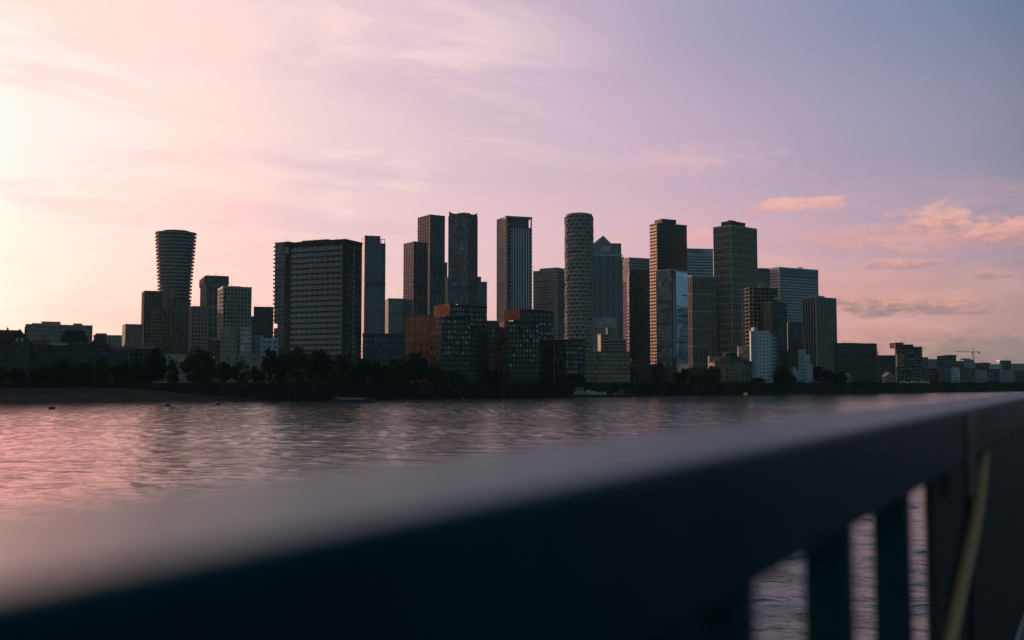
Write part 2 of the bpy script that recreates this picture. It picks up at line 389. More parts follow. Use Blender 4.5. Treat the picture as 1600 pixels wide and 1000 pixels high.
# foreshore
b = MB(); cols = []
NS = 60
for i in range(NS + 1):
    t = T0 + (TR + 6 - T0) * i / NS
    k = 1.0 if t < TL - 30 else max(0.0, 1 - (t - TL + 30) / (TR + 6 - TL + 30))
    dep = 3 + 38 * k; hz = .3 + 6.6 * k
    for j in range(13):
        f = j / 12
        zz = -.6 + (hz + .6) * (f ** .9) + .22 * math.sin(t * .07 + j * 1.3) * f + random.uniform(-.09, .09)
        jj = (random.uniform(-1, 1) + 1.5 * math.sin(t * .05)) * (1 - f)
        cols.append(bankm(t, -1.2 + dep * f + jj, zz))
b.add(cols, [(i * 13 + j, (i + 1) * 13 + j, (i + 1) * 13 + j + 1, i * 13 + j + 1) for i in range(NS) for j in range(12)])
tag(b.build('foreshore', mud, smooth=True), kind='structure')
# river wall: sheet piled, follows the bank
wallm = plain('wet_wall', (.024, .026, .024), .9, .45, .12, bump=.1, spec=.1)
b = MB()
path = [bankm(T0, 40), bankm(TL - 20, 40), bankm(TR, 1.2), bankm(TE * .6, 1.2)]
for A, Bq in zip(path, path[1:]):
    L = (Bq - A).length; nn = int(min(L, 1500) / 3.0); dr = (Bq - A).normalized(); nr = Vector((dr.y, -dr.x, 0)); step = L / nn
    for i in range(nn):
        for (s0, s1, o0) in ((0, .5, .35), (.5, 1, 0)):
            P0 = A + dr * step * (i + s0); P1 = A + dr * step * (i + s1)
            q = [P0 + nr * o0, P1 + nr * o0, P1 - nr * .6, P0 - nr * .6]
            b.prism([(v.x, v.y) for v in q], -2, GZ + .5)
    q = [A + nr * .5, Bq + nr * .5, Bq - nr * .7, A - nr * .7]
    b.prism([(v.x, v.y) for v in q], GZ + .5, GZ + .85)
o = b.build('river_wall', wallm); tag(o, 'long dark sheet piled river wall along the far bank', 'wall')

# ------------------------------------------------------------------ timber jetty in front of the wall
jt = bankm(along(440), -7); je = bankm(along(880), -7); L = (je - jt).length
root = empty('timber_jetty', (jt.x, jt.y, 0), math.atan2(BD.y, BD.x), label='long low dark timber jetty on piles under the river wall', cat='jetty')
b = MB(); b.box(0, L, 0, 5, 4.6, 5.0); b.build('deck', wallm, root)
pm = MB(); pm.cyl(0, 0, -2, 5.6, .28, .25, 8); pme = pm.mesh('pile'); pme.materials.append(wallm)
for i in range(45): inst('pile', pme, root, (L * i / 44.0, -.3, random.uniform(-.4, .3)))
b = MB(); b.box(0, L, -.12, -.04, 3.1, 3.4); b.box(0, L, -.14, -.06, 1.6, 1.9); b.build('waling', wallm, root)

# ------------------------------------------------------------------ near quay and railing
VPX = 1720; RA = math.atan((VPX - 800) / 1600 / math.cos(PITCH))
rail_M = (0, 0, -RA)      # local +Y runs along the rail, local -X is towards the river
AN, AF, TOP = .276, .46, CAMZ - .06
quay = empty('quay_anchor', (0, 0, 0)); bpy.data.objects.remove(quay)
b = MB(); b.box(-.62, 80, -150, 260, -3, CAMZ - 1.2)
o = b.build('quay', plain('quay_paving', (.03, .036, .038), .85, .2, 1.2, bump=.01)); o.rotation_euler = rail_M; tag(o, kind='structure')
paint, n_, p_ = newmat('dark_rail_paint'); t = n_.t
tcn = t.nodes.new('ShaderNodeTexCoord'); f1 = n_.noise(tcn.outputs['Object'], 9, 6, .6); f2 = n_.noise(tcn.outputs['Object'], 60, 4, .6)
t.links.new(n_.mix(n_.smooth(f1, .35, .7), (.001, .046, .062), (.004, .060, .078)), p_.inputs['Base Color'])
t.links.new(n_.m('ADD', .29, n_.m('MULTIPLY', f2, .2)), p_.inputs['Roughness']); p_.inputs['Specular IOR Level'].default_value = .25; p_.inputs['Metallic'].default_value = .35; p_.inputs['Specular Tint'].default_value = (.72, .88, 1, 1)
bpn = t.nodes.new('ShaderNodeBump'); bpn.inputs['Distance'].default_value = .0012; t.links.new(f2, bpn.inputs['Height']); t.links.new(bpn.outputs[0], p_.inputs['Normal'])
root = empty('quay_railing', (0, 0, CAMZ - 1.2), -RA, label='out of focus dark painted railing with broad flat top along the near quay', cat='railing')
H0 = CAMZ - 1.2
def rl(z): return z - H0
def rounded(name, x0, x1, y0, y1, z0, z1, bev, mat=paint):
    b = MB(); b.box(x0, x1, y0, y1, z0, z1); o = b.build(name, mat, root)
    m = o.modifiers.new('bevel', 'BEVEL'); m.width = bev; m.segments = 3; return o
rounded('top_rail', -AF, -AN, -4, 7.2, rl(TOP - .123), rl(TOP), .008)
rounded('top_rail', -AF, -AN, 7.25, 26, rl(TOP - .123), rl(TOP), .008)
rounded('bottom_rail', -.34, -.27, -4, 26, .10, .16, .006)
def tq(px, a): return (1600 / math.cos(RA) * a / (VPX - px) - a * math.sin(RA)) / math.cos(RA)
bal = MB(); bal.box(-.33, -.279, 0, .055, .16, rl(TOP - .123)); bme = bal.mesh('baluster'); bme.materials.append(paint)
for px in (560, 820, 975, 1085, 1270, 1378):
    y0 = tq(px - 22, .33); o = inst('baluster', bme, root, (0, y0, 0))
    y1 = tq({1085: 1170, 1270: 1325, 1378: 1418, 1450: 1478, 975: 1020, 820: 900, 560: 700}[px] - 18, .275); o.scale = (1, max(.05, (y1 - y0)) / .055, 1)
yp = tq(1476, .36); rounded('post', -.38, -.325, yp, yp + .16, -.02, rl(TOP - .123), .008)
rounded('infill_panel', -.345, -.325, tq(1436, .345), 26, .2, rl(TOP - .123), .003, plain('panel_paint', (.004, .022, .030), .5, .2, 3))
yb = tq(1503, .276); rounded('strap', -.276, -.2695, yb, yb + .17, rl(TOP - .20), rl(TOP - .012), .002, plain('strap_steel', (.10, .11, .11), .45, .2, 4, metal=.6))
for k in range(1, 9): rounded('post', -.38, -.325, yp + 2.6 * k, yp + 2.6 * k + .12, -.02, rl(TOP - .123), .008)
# rope
rp = MB()
ra_ = .305
A0 = Vector((-ra_, tq(1531, ra_), 0)); A1 = Vector((-ra_, tq(1466, ra_), 0))
dA = (1600 / math.cos(RA) * ra_ / (VPX - 1541)); dB = (1600 / math.cos(RA) * ra_ / (VPX - 1484))
A0.z = rl(zat(694, dA)); A1.z = rl(zat(1010, dB))
pts = [Vector((-.322, A0.y - .08, A0.z + .005)), Vector((-.312, A0.y - .03, A0.z + .012)), A0 + Vector((0, 0, .0))]
for i in range(1, 12):
    f = i / 11; p = A0.lerp(A1, f); p.x += .006 * math.sin(f * 5); p.y += .05 * math.sin(f * math.pi); pts.append(p)
pts.append(Vector((-.30, A1.y - .10, max(.05, A1.z - .3)))); pts.append(Vector((-.26, A1.y - .16, .02)))
rp.tube(pts, .017, 10)
ropem, n_, p_ = newmat('old_rope'); t = n_.t; tcn = t.nodes.new('ShaderNodeTexCoord')
wv = t.nodes.new('ShaderNodeTexWave'); wv.inputs['Scale'].default_value = 60; t.links.new(tcn.outputs['Object'], wv.inputs[0]); wv.bands_direction = 'DIAGONAL'
t.links.new(n_.mix(wv.outputs[1], (.60, .26, .13), (.85, .42, .22)), p_.inputs['Base Color']); p_.inputs['Roughness'].default_value = .9
rope = rp.build('rope', ropem, smooth=True); rope.location = root.location; rope.rotation_euler = root.rotation_euler
tag(rope, 'frayed tan rope tied to the railing post and hanging down slanted', 'rope')
# ------------------------------------------------------------------ buildings
class Bld:
    """a building whose near corner shows at px xc, its left face ends at xl and its right face at xr (D metres away, turned th degrees)"""
    def __init__(s, name, label, cat, xl, xc, xr, ytop, D, th, group=None, z0=GZ, dmax=None, wmax=None):
        D = place(xc, D)
        lx, rx_ = ray(xl, ytop)[0], ray(xr, ytop)[0]
        if lx < .05 and th < 55:                    # turn it so that its far side stays hidden, or its left side shows
            th = max(th, math.degrees(math.atan(-lx)) + (6 if xc - xl > 2 else 0)); 
            if xc - xl <= 2: xc = xl
        s.D = D; s.th = R(th); s.yr = ytop; s.cx = ray(xc, ytop)[0] * D; s.z0 = z0
        s.root = empty(name, (s.cx, D, z0), s.th, label=label, cat=cat, group=group)
        s.w = s.xb(xr) if xr > xc else (wmax or 15); s.d = min(s.ya(xl), 45) if xl < xc else (dmax or 15)
        if wmax: s.w = min(s.w, wmax)
        if dmax: s.d = min(s.d, dmax)
        s.h = s.z(ytop)
    def xb(s, px):
        r = ray(px, s.yr)[0]; return (r * s.D - s.cx) / (math.cos(s.th) - r * math.sin(s.th))
    def ya(s, px):
        r = ray(px, s.yr)[0]; return (s.cx - r * s.D) / (math.sin(s.th) + r * math.cos(s.th))
    def z(s, py): return zat(py, s.D) - s.z0
    def vol(s, name, x0, x1, y0, y1, z0, z1, mat, parent=None):
        b = MB(); b.box(x0, x1, y0, y1, z0, z1); return b.build(name, mat, parent or s.root)
    def skin(s, box, v=None, h=None, mat=GREY, names=('facade_fins', 'floor_bands'), hmat=None, roof=True, parent=None):
        x0, x1, y0, y1, z0, z1 = box; P = parent or s.root
        if v:
            sp, fw, pr = v; b = MB()
            for (a0, a1, face) in ((x0, x1, 0), (x0, x1, 1), (y0, y1, 2), (y0, y1, 3)):
                n = max(1, round((a1 - a0 - fw) / sp)); st = (a1 - a0 - fw) / n
                for i in range(n + 1):
                    q0 = a0 + i * st; q1 = q0 + fw
                    if face == 0: b.box(q0, q1, y0 - pr, y0 + .02, z0, z1)
                    elif face == 1: b.box(q0, q1, y1 - .02, y1 + pr, z0, z1)
                    elif face == 2: b.box(x0 - pr, x0 + .02, q0 + .03, q1 - .03, z0, z1)
                    else: b.box(x1 - .02, x1 + pr, q0 + .03, q1 - .03, z0, z1)
            b.build(names[0], mat, P)
        if h:
            sp, bh, pr = h; b = MB(); n = max(1, int((z1 - z0 - bh) / sp))
            for i in range(n + 1):
                q1 = z1 - i * sp - .01; q0 = q1 - bh
                b.box(x0 - pr, x1 + pr, y0 - pr, y0 + .01, q0, q1); b.box(x0 - pr, x1 + pr, y1 - .01, y1 + pr, q0, q1)
                b.box(x0 - pr, x0 + .01, y0 + .01, y1 - .01, q0, q1); b.box(x1 - .01, x1 + pr, y0 + .01, y1 - .01, q0, q1)
            b.build(names[1], hmat or mat, P)
    def cap(s, box, mat=GREY, hgt=1.0, over=.35, plant=None, seed=1, pmat=None, name='parapet'):
        x0, x1, y0, y1, z0, z1 = box; t = .4
        b = MB(); o = over
        b.box(x0 - o, x1 + o, y0 - o, y0 - o + t, z1, z1 + hgt); b.box(x0 - o, x1 + o, y1 + o - t, y1 + o, z1, z1 + hgt)
        b.box(x0 - o, x0 - o + t, y0 - o + t, y1 + o - t, z1, z1 + hgt); b.box(x1 + o - t, x1 + o, y0 - o + t, y1 + o - t, z1, z1 + hgt)
        b.build(name, mat, s.root)
        rr = random.Random(seed)
        if plant == 0 and z1 > 70: plant = 1.4
        if plant != 0:
            ph = plant or 2.2
            fx, fy = rr.uniform(.15, .35), rr.uniform(.2, .35); w, d = x1 - x0, y1 - y0
            b = MB(); b.box(x0 + w * fx, x0 + w * (fx + .42), y0 + d * fy, y0 + d * (fy + .45), z1 - .02, z1 + ph)
            b.box(x0 + w * .62, x0 + w * .78, y0 + d * .3, y0 + d * .6, z1 - .02, z1 + ph * .62)
            b.build('plant_room', pmat or STEEL, s.root)
            for k in range(3):
                b = MB(); b.cyl(x0 + w * rr.uniform(.1, .9), y0 + d * rr.uniform(.1, .6), z1, z1 + ph + rr.uniform(.6, 3.2), .16, .1, 6); b.build('antenna', STEEL, s.root)
    def windows(s, face, us, zs, w, h, mat=GLASS, name='window', off=0.0, skip=0, sill=None, limit=100, seed=3):
        """each window an object; past the first hundred the rest is one mesh"""
        rr = random.Random(seed); cells = [(u, z) for z in sorted(zs, reverse=True) for u in us if rr.random() >= skip]
        mb = MB(); mb.box(-w / 2, w / 2, -.09, .06, 0, h, 0); mb.box(-.05, .05, -.13, -.09, 0, h, 1); mb.box(-w / 2 - .1, w / 2 + .1, -.2, -.02, -.18, -.002, 1)
        sillm = sill or PALE
        mats = mat if isinstance(mat, (list, tuple)) else [mat]
        mes = []
        for m in mats:
            me = mb.mesh(name); me.materials.append(m); me.materials.append(sillm); mes.append(me)
        rest = MB()
        for i, (u, z) in enumerate(cells):
            if i < limit:
                o = inst(name, rr.choice(mes), s.root, (u, -off, z) if face == 'B' else (-off, u, z), 0 if face == 'B' else -math.pi / 2)
            else:
                if face == 'B': rest.box(u - w / 2, u + w / 2, -off - .09, -off + .06, z, z + h)
                else: rest.box(-off - .09, -off + .06, u - w / 2, u + w / 2, z, z + h)
        if rest.v: tag(rest.build('lower_windows', mats[0], s.root), kind='stuff')
def fr(a, b, n): return [a + (b - a) * (i + .5) / n for i in range(n)]

OLIVE = plain('olive_grey_panels', (.32, .32, .28))
def tower(name, label, xl, xc, xr, yt, D, th, wallc=(.2, .2, .195), bay=3.0, fl=3.3, v=None, h=None, fm=GREY, hm=None, glass=(.03, .045, .05),
          mull=.18, band=.3, refl=.55, cap=1.0, capm=None, plant=None, cat='tower', core='wall', dmax=None, wmax=None, group=None, blind=.12):
    b = Bld(name, label, cat, xl, xc, xr, yt, D, th, dmax=dmax, wmax=wmax, group=group)
    box = (0, b.w, 0, b.d, -1, b.h - (cap or 0))
    b.vol(core, *box, facade(bay, fl, wallc, glass, mull, band, refl, blind))
    b.skin(box, v, h, fm, hmat=hm)
    if cap: b.cap(box, capm or fm, cap, plant=plant, seed=int(xl))
    b.box = box
    return b
def step(b, name, px0, px1, yt, dep0, dep1, mat, face='B', base=None):
    """another block of the building standing on its roof or beside it, between two sight lines"""
    a0, a1 = (b.xb(px0), b.xb(px1)) if face == 'B' else (b.ya(px1), b.ya(px0))
    z0 = b.box[5] - .02 if base is None else base
    if face == 'B': return b.vol(name, a0, a1, dep0, dep1, z0, b.z(yt), mat)
    return b.vol(name, dep0, dep1, a0, a1, z0, b.z(yt), mat)

# ---- left cluster
b = tower('apartment_tower', 'brown brick tower before the flared round tower, open balconies on its left edge', 222, 226, 272, 454, 800, 12,
          (.17, .13, .10), 2.9, 3.1, (5.8, 1.6, .35), None, BROWN, glass=(.03, .035, .035), plant=1.5)
mb = MB(); mb.box(0, 2.6, -.12, 1.4, 0, .25); mb.box(0, .12, -.12, 1.4, .25, 1.2); me = mb.mesh('balcony'); me.materials.append(GREY)
for i in range(15): inst('balcony', me, b.root, (-1.9, .6, b.h - 4 - i * 3.1))
b2 = b.vol('front_wing', b.xb(236), b.xb(256), -5, -.05, -1, b.z(481), facade(2.9, 3.1, (.19, .155, .125), glass=(.03, .035, .035)))
b.vol('stair_tower', b.xb(253), b.xb(272), -2.4, -.06, -1, b.z(452), facade(9, 3.1, (.2, .165, .135), mull=.8))
b = tower('apartment_tower', 'darker brown tower joined to the right of the balcony pierced brown tower', 270, 272, 297, 467, 790, 10,
          (.12, .095, .08), 2.6, 3.1, (5.2, 1.1, .3), None, BROWN, plant=1.2)
# flared round tower
def round_tower():
    D = 1000; r = empty('flared_round_tower', (*at(273, 450, D)[:2], GZ), label='round tower flaring outwards to its top, ringed by balconies on every floor', cat='tower')
    H = zat(366, D) - GZ; k = D / 1600.0
    def rad(z):
        y = 598 - (z - 1) / k           # photo row of this height
        pts = [(600, 25.5), (470, 25.8), (440, 27), (420, 28.4), (400, 29.8), (380, 31.2), (360, 32.4)]
        for (a, ra), (c, rc) in zip(pts, pts[1:]):
            if y >= c: return (ra + (rc - ra) * max(0, min(1, (a - y) / (a - c)))) * k
        return pts[-1][1] * k
    n = 64; b = MB(); zs = [i * H / 30 for i in range(31)]
    for a, c in zip(zs, zs[1:]):
        ra, rc = rad(a) - 2.0, rad(c) - 2.0
        b.add([(math.cos(2 * math.pi * i / n) * q, math.sin(2 * math.pi * i / n) * q * .86, z) for q, z in ((ra, a), (rc, c)) for i in range(n)],
              [(i, (i + 1) % n, n + (i + 1) % n, n + i) for i in range(n)])
    b.prism([(math.cos(2 * math.pi * i / n) * (rad(H) - 2), math.sin(2 * math.pi * i / n) * (rad(H) - 2) * .86) for i in range(n)], H - .2, H + .4)
    b.build('glazing', facade(2.2, 3.45, (.09, .1, .1), (.05, .07, .075), .12, .1, .6), r)
    nf = 42; me = {}
    for f in range(nf):
        z = H - f * 3.45 - .2
        if z < 4: break
        q = rad(z); b = MB()
        o = [(math.cos(2 * math.pi * i / n) * q, math.sin(2 * math.pi * i / n) * q * .86) for i in range(n)]
        q2 = q - .12; i_ = [(math.cos(2 * math.pi * i / n) * q2, math.sin(2 * math.pi * i / n) * q2 * .86) for i in range(n)]
        b.prism(o, z, z + .38)
        for i in range(n):
            j = (i + 1) % n
            b.add([(*o[i], z + .38), (*o[j], z + .38), (*o[j], z + 1.35), (*o[i], z + 1.35), (*i_[i], z + .38), (*i_[j], z + .38), (*i_[j], z + 1.35), (*i_[i], z + 1.35)],
                  [(0, 1, 2, 3), (5, 4, 7, 6), (3, 2, 6, 7)], 1)
        b.build('balcony', [BALC if f else METAL, STEEL], r)
    b = MB(); b.prism([(math.cos(2 * math.pi * i / 24) * rad(H) * .62, math.sin(2 * math.pi * i / 24) * rad(H) * .5) for i in range(24)], H + .4, H + 3.2); b.build('plant_room', STEEL, r)
round_tower()
tower('apartment_tower', 'slim pale ribbed block between the flared tower and the two towers right of it', 296, 299, 325, 478, 750, 9, (.26, .26, .25), 2.4, 3.1, (2.4, .7, .4), None, PALE, plant=1.0)
b = tower('apartment_tower', 'tower with a square framed crown above a narrower neck, behind the sunlit edged tower', 311, 322, 356, 444, 850, 20, (.13, .12, .11), 3, 3.2, (6, .8, .3), (9.6, .7, .3), GREY, plant=0, cap=.8)
b.vol('crown', -1.2, b.w + .8, -1.0, b.d + .8, b.h + .4, b.z(431), facade(3.2, 9, (.16, .145, .13), mull=.3, band=.2))
b.vol('crown_neck', 1.2, b.w - 1, 1, b.d - 1, b.h - .8, b.h + .4, DARK)
b.cap((0, b.w, 0, b.d, 0, b.z(431)), STEEL, .5, plant=1.5, seed=5)
mb = MB(); mb.tube([(b.w * .5, 2, b.z(431)), (b.w * .42, 2, b.z(428)), (b.w * .52, 2, b.z(425.5))], .25, 6); mb.build('window_cleaning_crane', STEEL, b.root)
b = tower('apartment_tower', 'grey grid fronted tower whose narrow left side is lit gold by the low sun', 341, 349, 393, 447, 700, 24, (.17, .155, .14), 2.5, 3.0, (2.5, .55, .25), (3.0, .5, .2), TAN, plant=2.0, glass=(.035, .045, .045))
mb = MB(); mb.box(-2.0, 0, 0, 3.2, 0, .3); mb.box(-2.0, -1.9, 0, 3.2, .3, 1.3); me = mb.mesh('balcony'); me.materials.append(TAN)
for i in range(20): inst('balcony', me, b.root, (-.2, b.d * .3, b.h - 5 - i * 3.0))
tower('apartment_tower', 'small drum shaped looking tower with banded top left of the curved balcony tower', 397, 399, 427, 479, 900, 10, (.15, .13, .12), 3.2, 3.2, (6.4, .8, .3), (3.2, .8, .35), BROWN, plant=.8)
tower('apartment_block', 'low dark block seen far off between the small banded tower and the curved balcony tower', 391, 393, 400, 494, 950, 10, (.1, .1, .1), cat='building', plant=0)

# ---- slab block and neighbours
b = Bld('apartment_tower', 'narrow grey tower with rounded balcony edges rising left behind the long banded slab', 'tower', 430, 450, 462, 379, 720, 60)
H = b.h; b.box = (0, b.w, 0, b.d, -1, H)
b.vol('wall', 0, b.w, 0, b.d, -1, b.z(512), facade(3, 3.1, (.17, .17, .165)))
b.vol('recessed_floor', 1.5, b.w - 1, 2, b.d - 2, b.z(512), b.z(505), PALE)
b.vol('wall', 0, b.w, 0, b.d, b.z(505), H, facade(3, 3.1, (.17, .17, .165)))
mb = MB(); mb.box(-.4, 3, 0, 1.3, 0, .3); mb.box(-.4, 3, 1.2, 1.3, .3, 1.2); me = mb.mesh('balcony'); me.materials.append(GREY)
for i in range(33):
    z = H - 3 - i * 3.1
    if z > 4 and not (b.z(513) - 1 < z < b.z(505) + 1): inst('balcony', me, b.root, (0, b.d, z))
b.cap(b.box, GREY, .8, plant=1)
# long slab
b = Bld('slab_block', 'broad dark slab block with twenty pale balcony bands across its front', 'tower', 447, 540, 566, 374, 520, 66)
H = b.h; d, w_ = b.d, b.w; yl = b.ya(457)
b.vol('wall', 0, w_, 0, d, -1, H - 1.2, facade(3.2, 2.72, (.05, .055, .056), mull=.3))
b.cap((0, w_, 0, d, 0, H - 1.2), BLACKB, 1.5, .15, plant=2.6, seed=8)
nfl = 22; z1 = b.z(381); fh = (b.z(381) - b.z(551)) / 19.6
b.vol('end_wall', -.9, 0, 0.0, b.ya(537.5), -1, H - .2, BLACKB); b.vol('end_wall', -.9, 0, yl, d, -1, H - .2, BLACKB)
b.vol('roof_fascia', -.75, 0, b.ya(537.5) + .01, yl - .01, z1 + .4, H - .3, BLACKB)
panelm = facade(1.05, 50, (.20, .22, .23), (.10, .11, .12), .88, .02, 0, .0)
bm_ = MB(); y0 = b.ya(537.5) + .05; L = yl - .05 - y0
bm_.box(-1.25, -1.12, 0, L, 0, fh * .62); bm_.box(-1.12, 0, 0, L, -.12, .1)
for i in range(11): bm_.box(-1.12, 0, L * i / 10 - .07 if i else .01, L * i / 10 + .07 if i < 10 else L - .01, .1, fh * .9)
bme = bm_.mesh('balcony'); bme.materials.append(panelm)
wm = MB()
for i in range(26): wm.box(-.06, .1, L * (i + .12) / 26, L * (i + .88) / 26, fh * .2, fh * .88)
wme = wm.mesh('window_row'); wme.materials.append(facade(L / 26, 60, (.04, .045, .05), (.09, .11, .12), .14, .0, .5, .3))
for i in range(23):
    z = z1 - (i + 1) * fh
    if z < 0: break
    o = inst('balcony', bme, b.root, (0, y0, z)); inst('window_row', wme, b.root, (0, y0, z))
sl = MB(); sl.box(0, 1.3, -.1, .1, 0, fh * .62); sme = sl.mesh('stair_window'); sme.materials.append(GLASSL)
for i in range(23):
    z = z1 - (i + 1) * fh
    if z > 0: inst('stair_window', sme, b.root, (b.xb(552), 0, z + .5))
mb = MB()
rr = random.Random(4)
for i in range(16): mb.cyl(2 + rr.random() * (w_ - 4), rr.random() * d * .95, H - 1.2, H + rr.uniform(1.2, 3.0), .07, .05, 5)
mb.build('antennas', STEEL, b.root)
mb = MB(); mb.cyl(.3, yl + 3, H - 6.0, H - 2.6, 1.6, 1.6, 16, 0); o = mb.build('satellite_dish', GREY, b.root)

b = tower('residential_tower', 'slender glass tower with open corner frame and pale left edge, right behind the banded slab', 565, 571, 594, 368, 800, 16, (.16, .17, .17), 1.9, 3.2, (3.8, .35, .25), (3.2, .3, .2), GREY, glass=(.05, .065, .07), plant=.8, cap=.6)
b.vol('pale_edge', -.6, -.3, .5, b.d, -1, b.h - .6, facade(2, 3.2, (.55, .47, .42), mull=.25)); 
bx = (b.w + .05, b.xb(602), 1, b.d, -1, b.z(379)); b.vol('side_wing', *bx, facade(2.2, 3.2, (.15, .155, .155), (.05, .065, .07)))
b.skin(bx, (2.6, .5, .5), None, PALE)
mb = MB(); x = b.xb(602)
for q in ((x - .5, 1), (x - .5, b.d - .5), (b.w + .8, 1)): mb.box(q[0], q[0] + .5, q[1], q[1] + .5, b.z(379), b.z(373))
mb.box(b.w + .8, x, 1, 1.5, b.z(373), b.z(373) + .5); mb.build('roof_frame', METAL, b.root)
b.vol('sky_lobby', -.5, b.xb(602) + .4, -.5, b.d + .4, b.z(446), b.z(441), DARK)
tower('office_block', 'low glass office block between the corner framed tower and the paired glass towers', 602, 607, 634, 466, 950, 14, (.17, .19, .19), 3, 3.6, (6, .4, .2), (3.6, .5, .15), GREY, glass=(.06, .08, .085), cat='building', plant=0)
b = tower('glass_pavilion', 'low dark glazed building with white slanted struts beside the orange brick flats', 567, 569, 631, 521, 600, 6, (.05, .06, .065), 3, 3.6, None, (10, .5, .3), DARK, glass=(.035, .06, .08), cat='building', plant=0, cap=.6)
mb = MB()
for i in range(12):
    x = b.w * (i + .5) / 12
    mb.tube([(x - .9, -.7, b.z(556)), (x, -.7, b.z(543)), (x + .9, -.7, b.z(556))], .16, 5)
mb.build('slanted_struts', PALE, b.root)

# ---- paired towers
b = tower('glass_tower', 'lower left one of the paired glass towers with pale slender mullions', 631, 646, 668, 377, 930, 35, (.10, .11, .115), 1.7, 3.3, (5.2, .35, .3), None, METAL, glass=(.05, .07, .078), plant=.6, cap=.6)
b = tower('glass_tower', 'taller right one of the paired glass towers with a dark slot down its front', 653, 672, 695, 335, 960, 35, (.10, .11, .115), 1.7, 3.3, (5.2, .3, .3), None, STEEL, glass=(.055, .078, .088), plant=.6, cap=.6)
b.vol('dark_slot', -.5, .35, -.5, .35, -1, b.h + .1, DARK)
tower('distant_tower', 'thin dark tower glimpsed in the gap right of the paired glass towers', 692, 694, 699, 410, 1250, 10, (.09, .1, .1), plant=0)
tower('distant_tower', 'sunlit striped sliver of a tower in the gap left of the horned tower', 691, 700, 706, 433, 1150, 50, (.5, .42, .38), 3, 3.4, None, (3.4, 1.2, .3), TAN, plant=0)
# horned tower
b = Bld('horned_tower', 'dark blue glass tower whose roofline dips between two pointed horns', 'tower', 701, 733, 746, 331, 900, 62)
H = b.h
b.box = (0, b.w, 0, b.d, -1, b.z(335)); b.vol('glazing', *b.box, facade(1.8, 3.3, (.075, .09, .1), (.05, .075, .095), .12, .2, .6))
b.skin(b.box, (b.d / 2, .5, .35), None, STEEL)
def hornwall(x0, x1, prof, y, th_, name='crown_screen'):
    mb = MB(); n = len(prof); vs = []
    for (f, zz) in prof:
        for dth in (0, th_):
            for z in (b.box[5] - .01, zz):
                vs.append((x0 + (x1 - x0) * f, y[0] + (y[1] - y[0]) * f, z) if dth == 0 else (x0 + (x1 - x0) * f + th_, y[0] + (y[1] - y[0]) * f + th_, z))
    fs = []
    for i in range(n - 1):
        a = i * 4; c = a + 4
        fs += [(a, c, c + 1, a + 1), (a + 2, a + 3, c + 3, c + 2), (a + 1, c + 1, c + 3, a + 3)]
    fs += [(0, 1, 3, 2), (n * 4 - 4, n * 4 - 2, n * 4 - 1, n * 4 - 3)]
    mb.add(vs, fs); mb.build(name, STEEL, b.root)
prA = [(0, b.z(332.5)), (.15, b.z(332.2)), (.3, b.z(332.8)), (.55, b.z(333)), (.75, b.z(331.5)), (.9, b.z(329.5)), (1, b.z(326.5))]
hornwall(0, 0, prA, (0, b.d - .3), .3)
prB = [(0, b.z(332.5)), (.3, b.z(334)), (.6, b.z(333)), (.85, b.z(331)), (1, b.z(328.5))]
hornwall(.3, b.w - .3, prB, (0, 0), .3)
mb = MB(); mb.box(2, b.w - 3, b.d * .25, b.d * .6, b.box[5] - .1, b.z(330.8)); mb.box(3, 6, b.d * .64, b.d * .75, b.box[5], b.z(331)); mb.build('plant_room', STEEL, b.root)
b = tower('distant_tower', 'plain dark glass block showing right of the horned tower, its roof stepped', 742, 745, 761, 440, 1150, 12, (.11, .12, .125), 2, 3.4, glass=(.05, .065, .07), plant=0)
step(b, 'roof_step', 746, 752, 432, 1, 14, DARK)

# ---- brick flats by the river
def flats(label, xl, xc, xr, yt, D, th, wall, wallc, nb, na, fl=3.15, wm_=None, plant=None, skip=.04, name='brick_flats', wmax=None, dmax=None, lit=None, capm=None):
    b = Bld(name, label, 'apartment block', xl, xc, xr, yt, D, th, wmax=wmax, dmax=dmax)
    H = b.h; b.box = (0, b.w, 0, b.d, -1, H - 1)
    b.vol('wall', *b.box, wall); b.cap(b.box, capm or wall, 1.0, .12, plant=plant, seed=int(xc))
    zs = [H - 1 - fl * (i + 1) + .7 for i in range(int((H - 3) / fl))]
    mats = wm_ or [GLASS, GLASS, GLASSL, WARMD]
    if nb: b.windows('B', fr(0, b.w, nb), zs, min(1.5, b.w / nb * .55), 1.75, mats, skip=skip, sill=GREY, seed=int(xc), limit=100 if not na else 70)
    if na: b.windows('A', fr(0, b.d, na), zs, min(1.5, b.d / na * .55), 1.75, mats, skip=skip, sill=GREY, seed=int(xc) + 1, limit=100 if not nb else 30)
    return b
WARMD = plain('curtained_window', (.22, .17, .12), .4, .3, .6)
b = flats('sunlit orange brick flats with tall two storey openings, left end of the riverside brick row', 634, 672, 690, 495, 600, 50, ORANGE, None, 0, 0)
b.windows('A', fr(0, b.d, 4), [b.h - 1 - 6.4 * (i + 1) + 1.4 for i in range(5)], b.d / 4 * .5, 4.2, [GLASS, DARK], 'tall_window', sill=ORANGE)
b.windows('B', fr(0, b.w, 3), [b.h - 1 - 6.4 * (i + 1) + 1.4 for i in range(5)], b.w / 3 * .45, 4.2, [GLASS, DARK], 'tall_window', sill=ORANGE)
b = flats('tall dark brick flats with an orange top corner below the horned tower', 678, 704, 761, 476, 600, 30, BLACKB, None, 13, 5)
step(b, 'orange_top_storey', 678.5, 703.5, 474.5, -.35, 4, ORANGE, 'A', base=b.z(495))
flats('lower black brick flats standing in front of the tall dark ones, nearest the water', 673, 690, 735, 495, 565, 25, BLACKB, None, 10, 4)
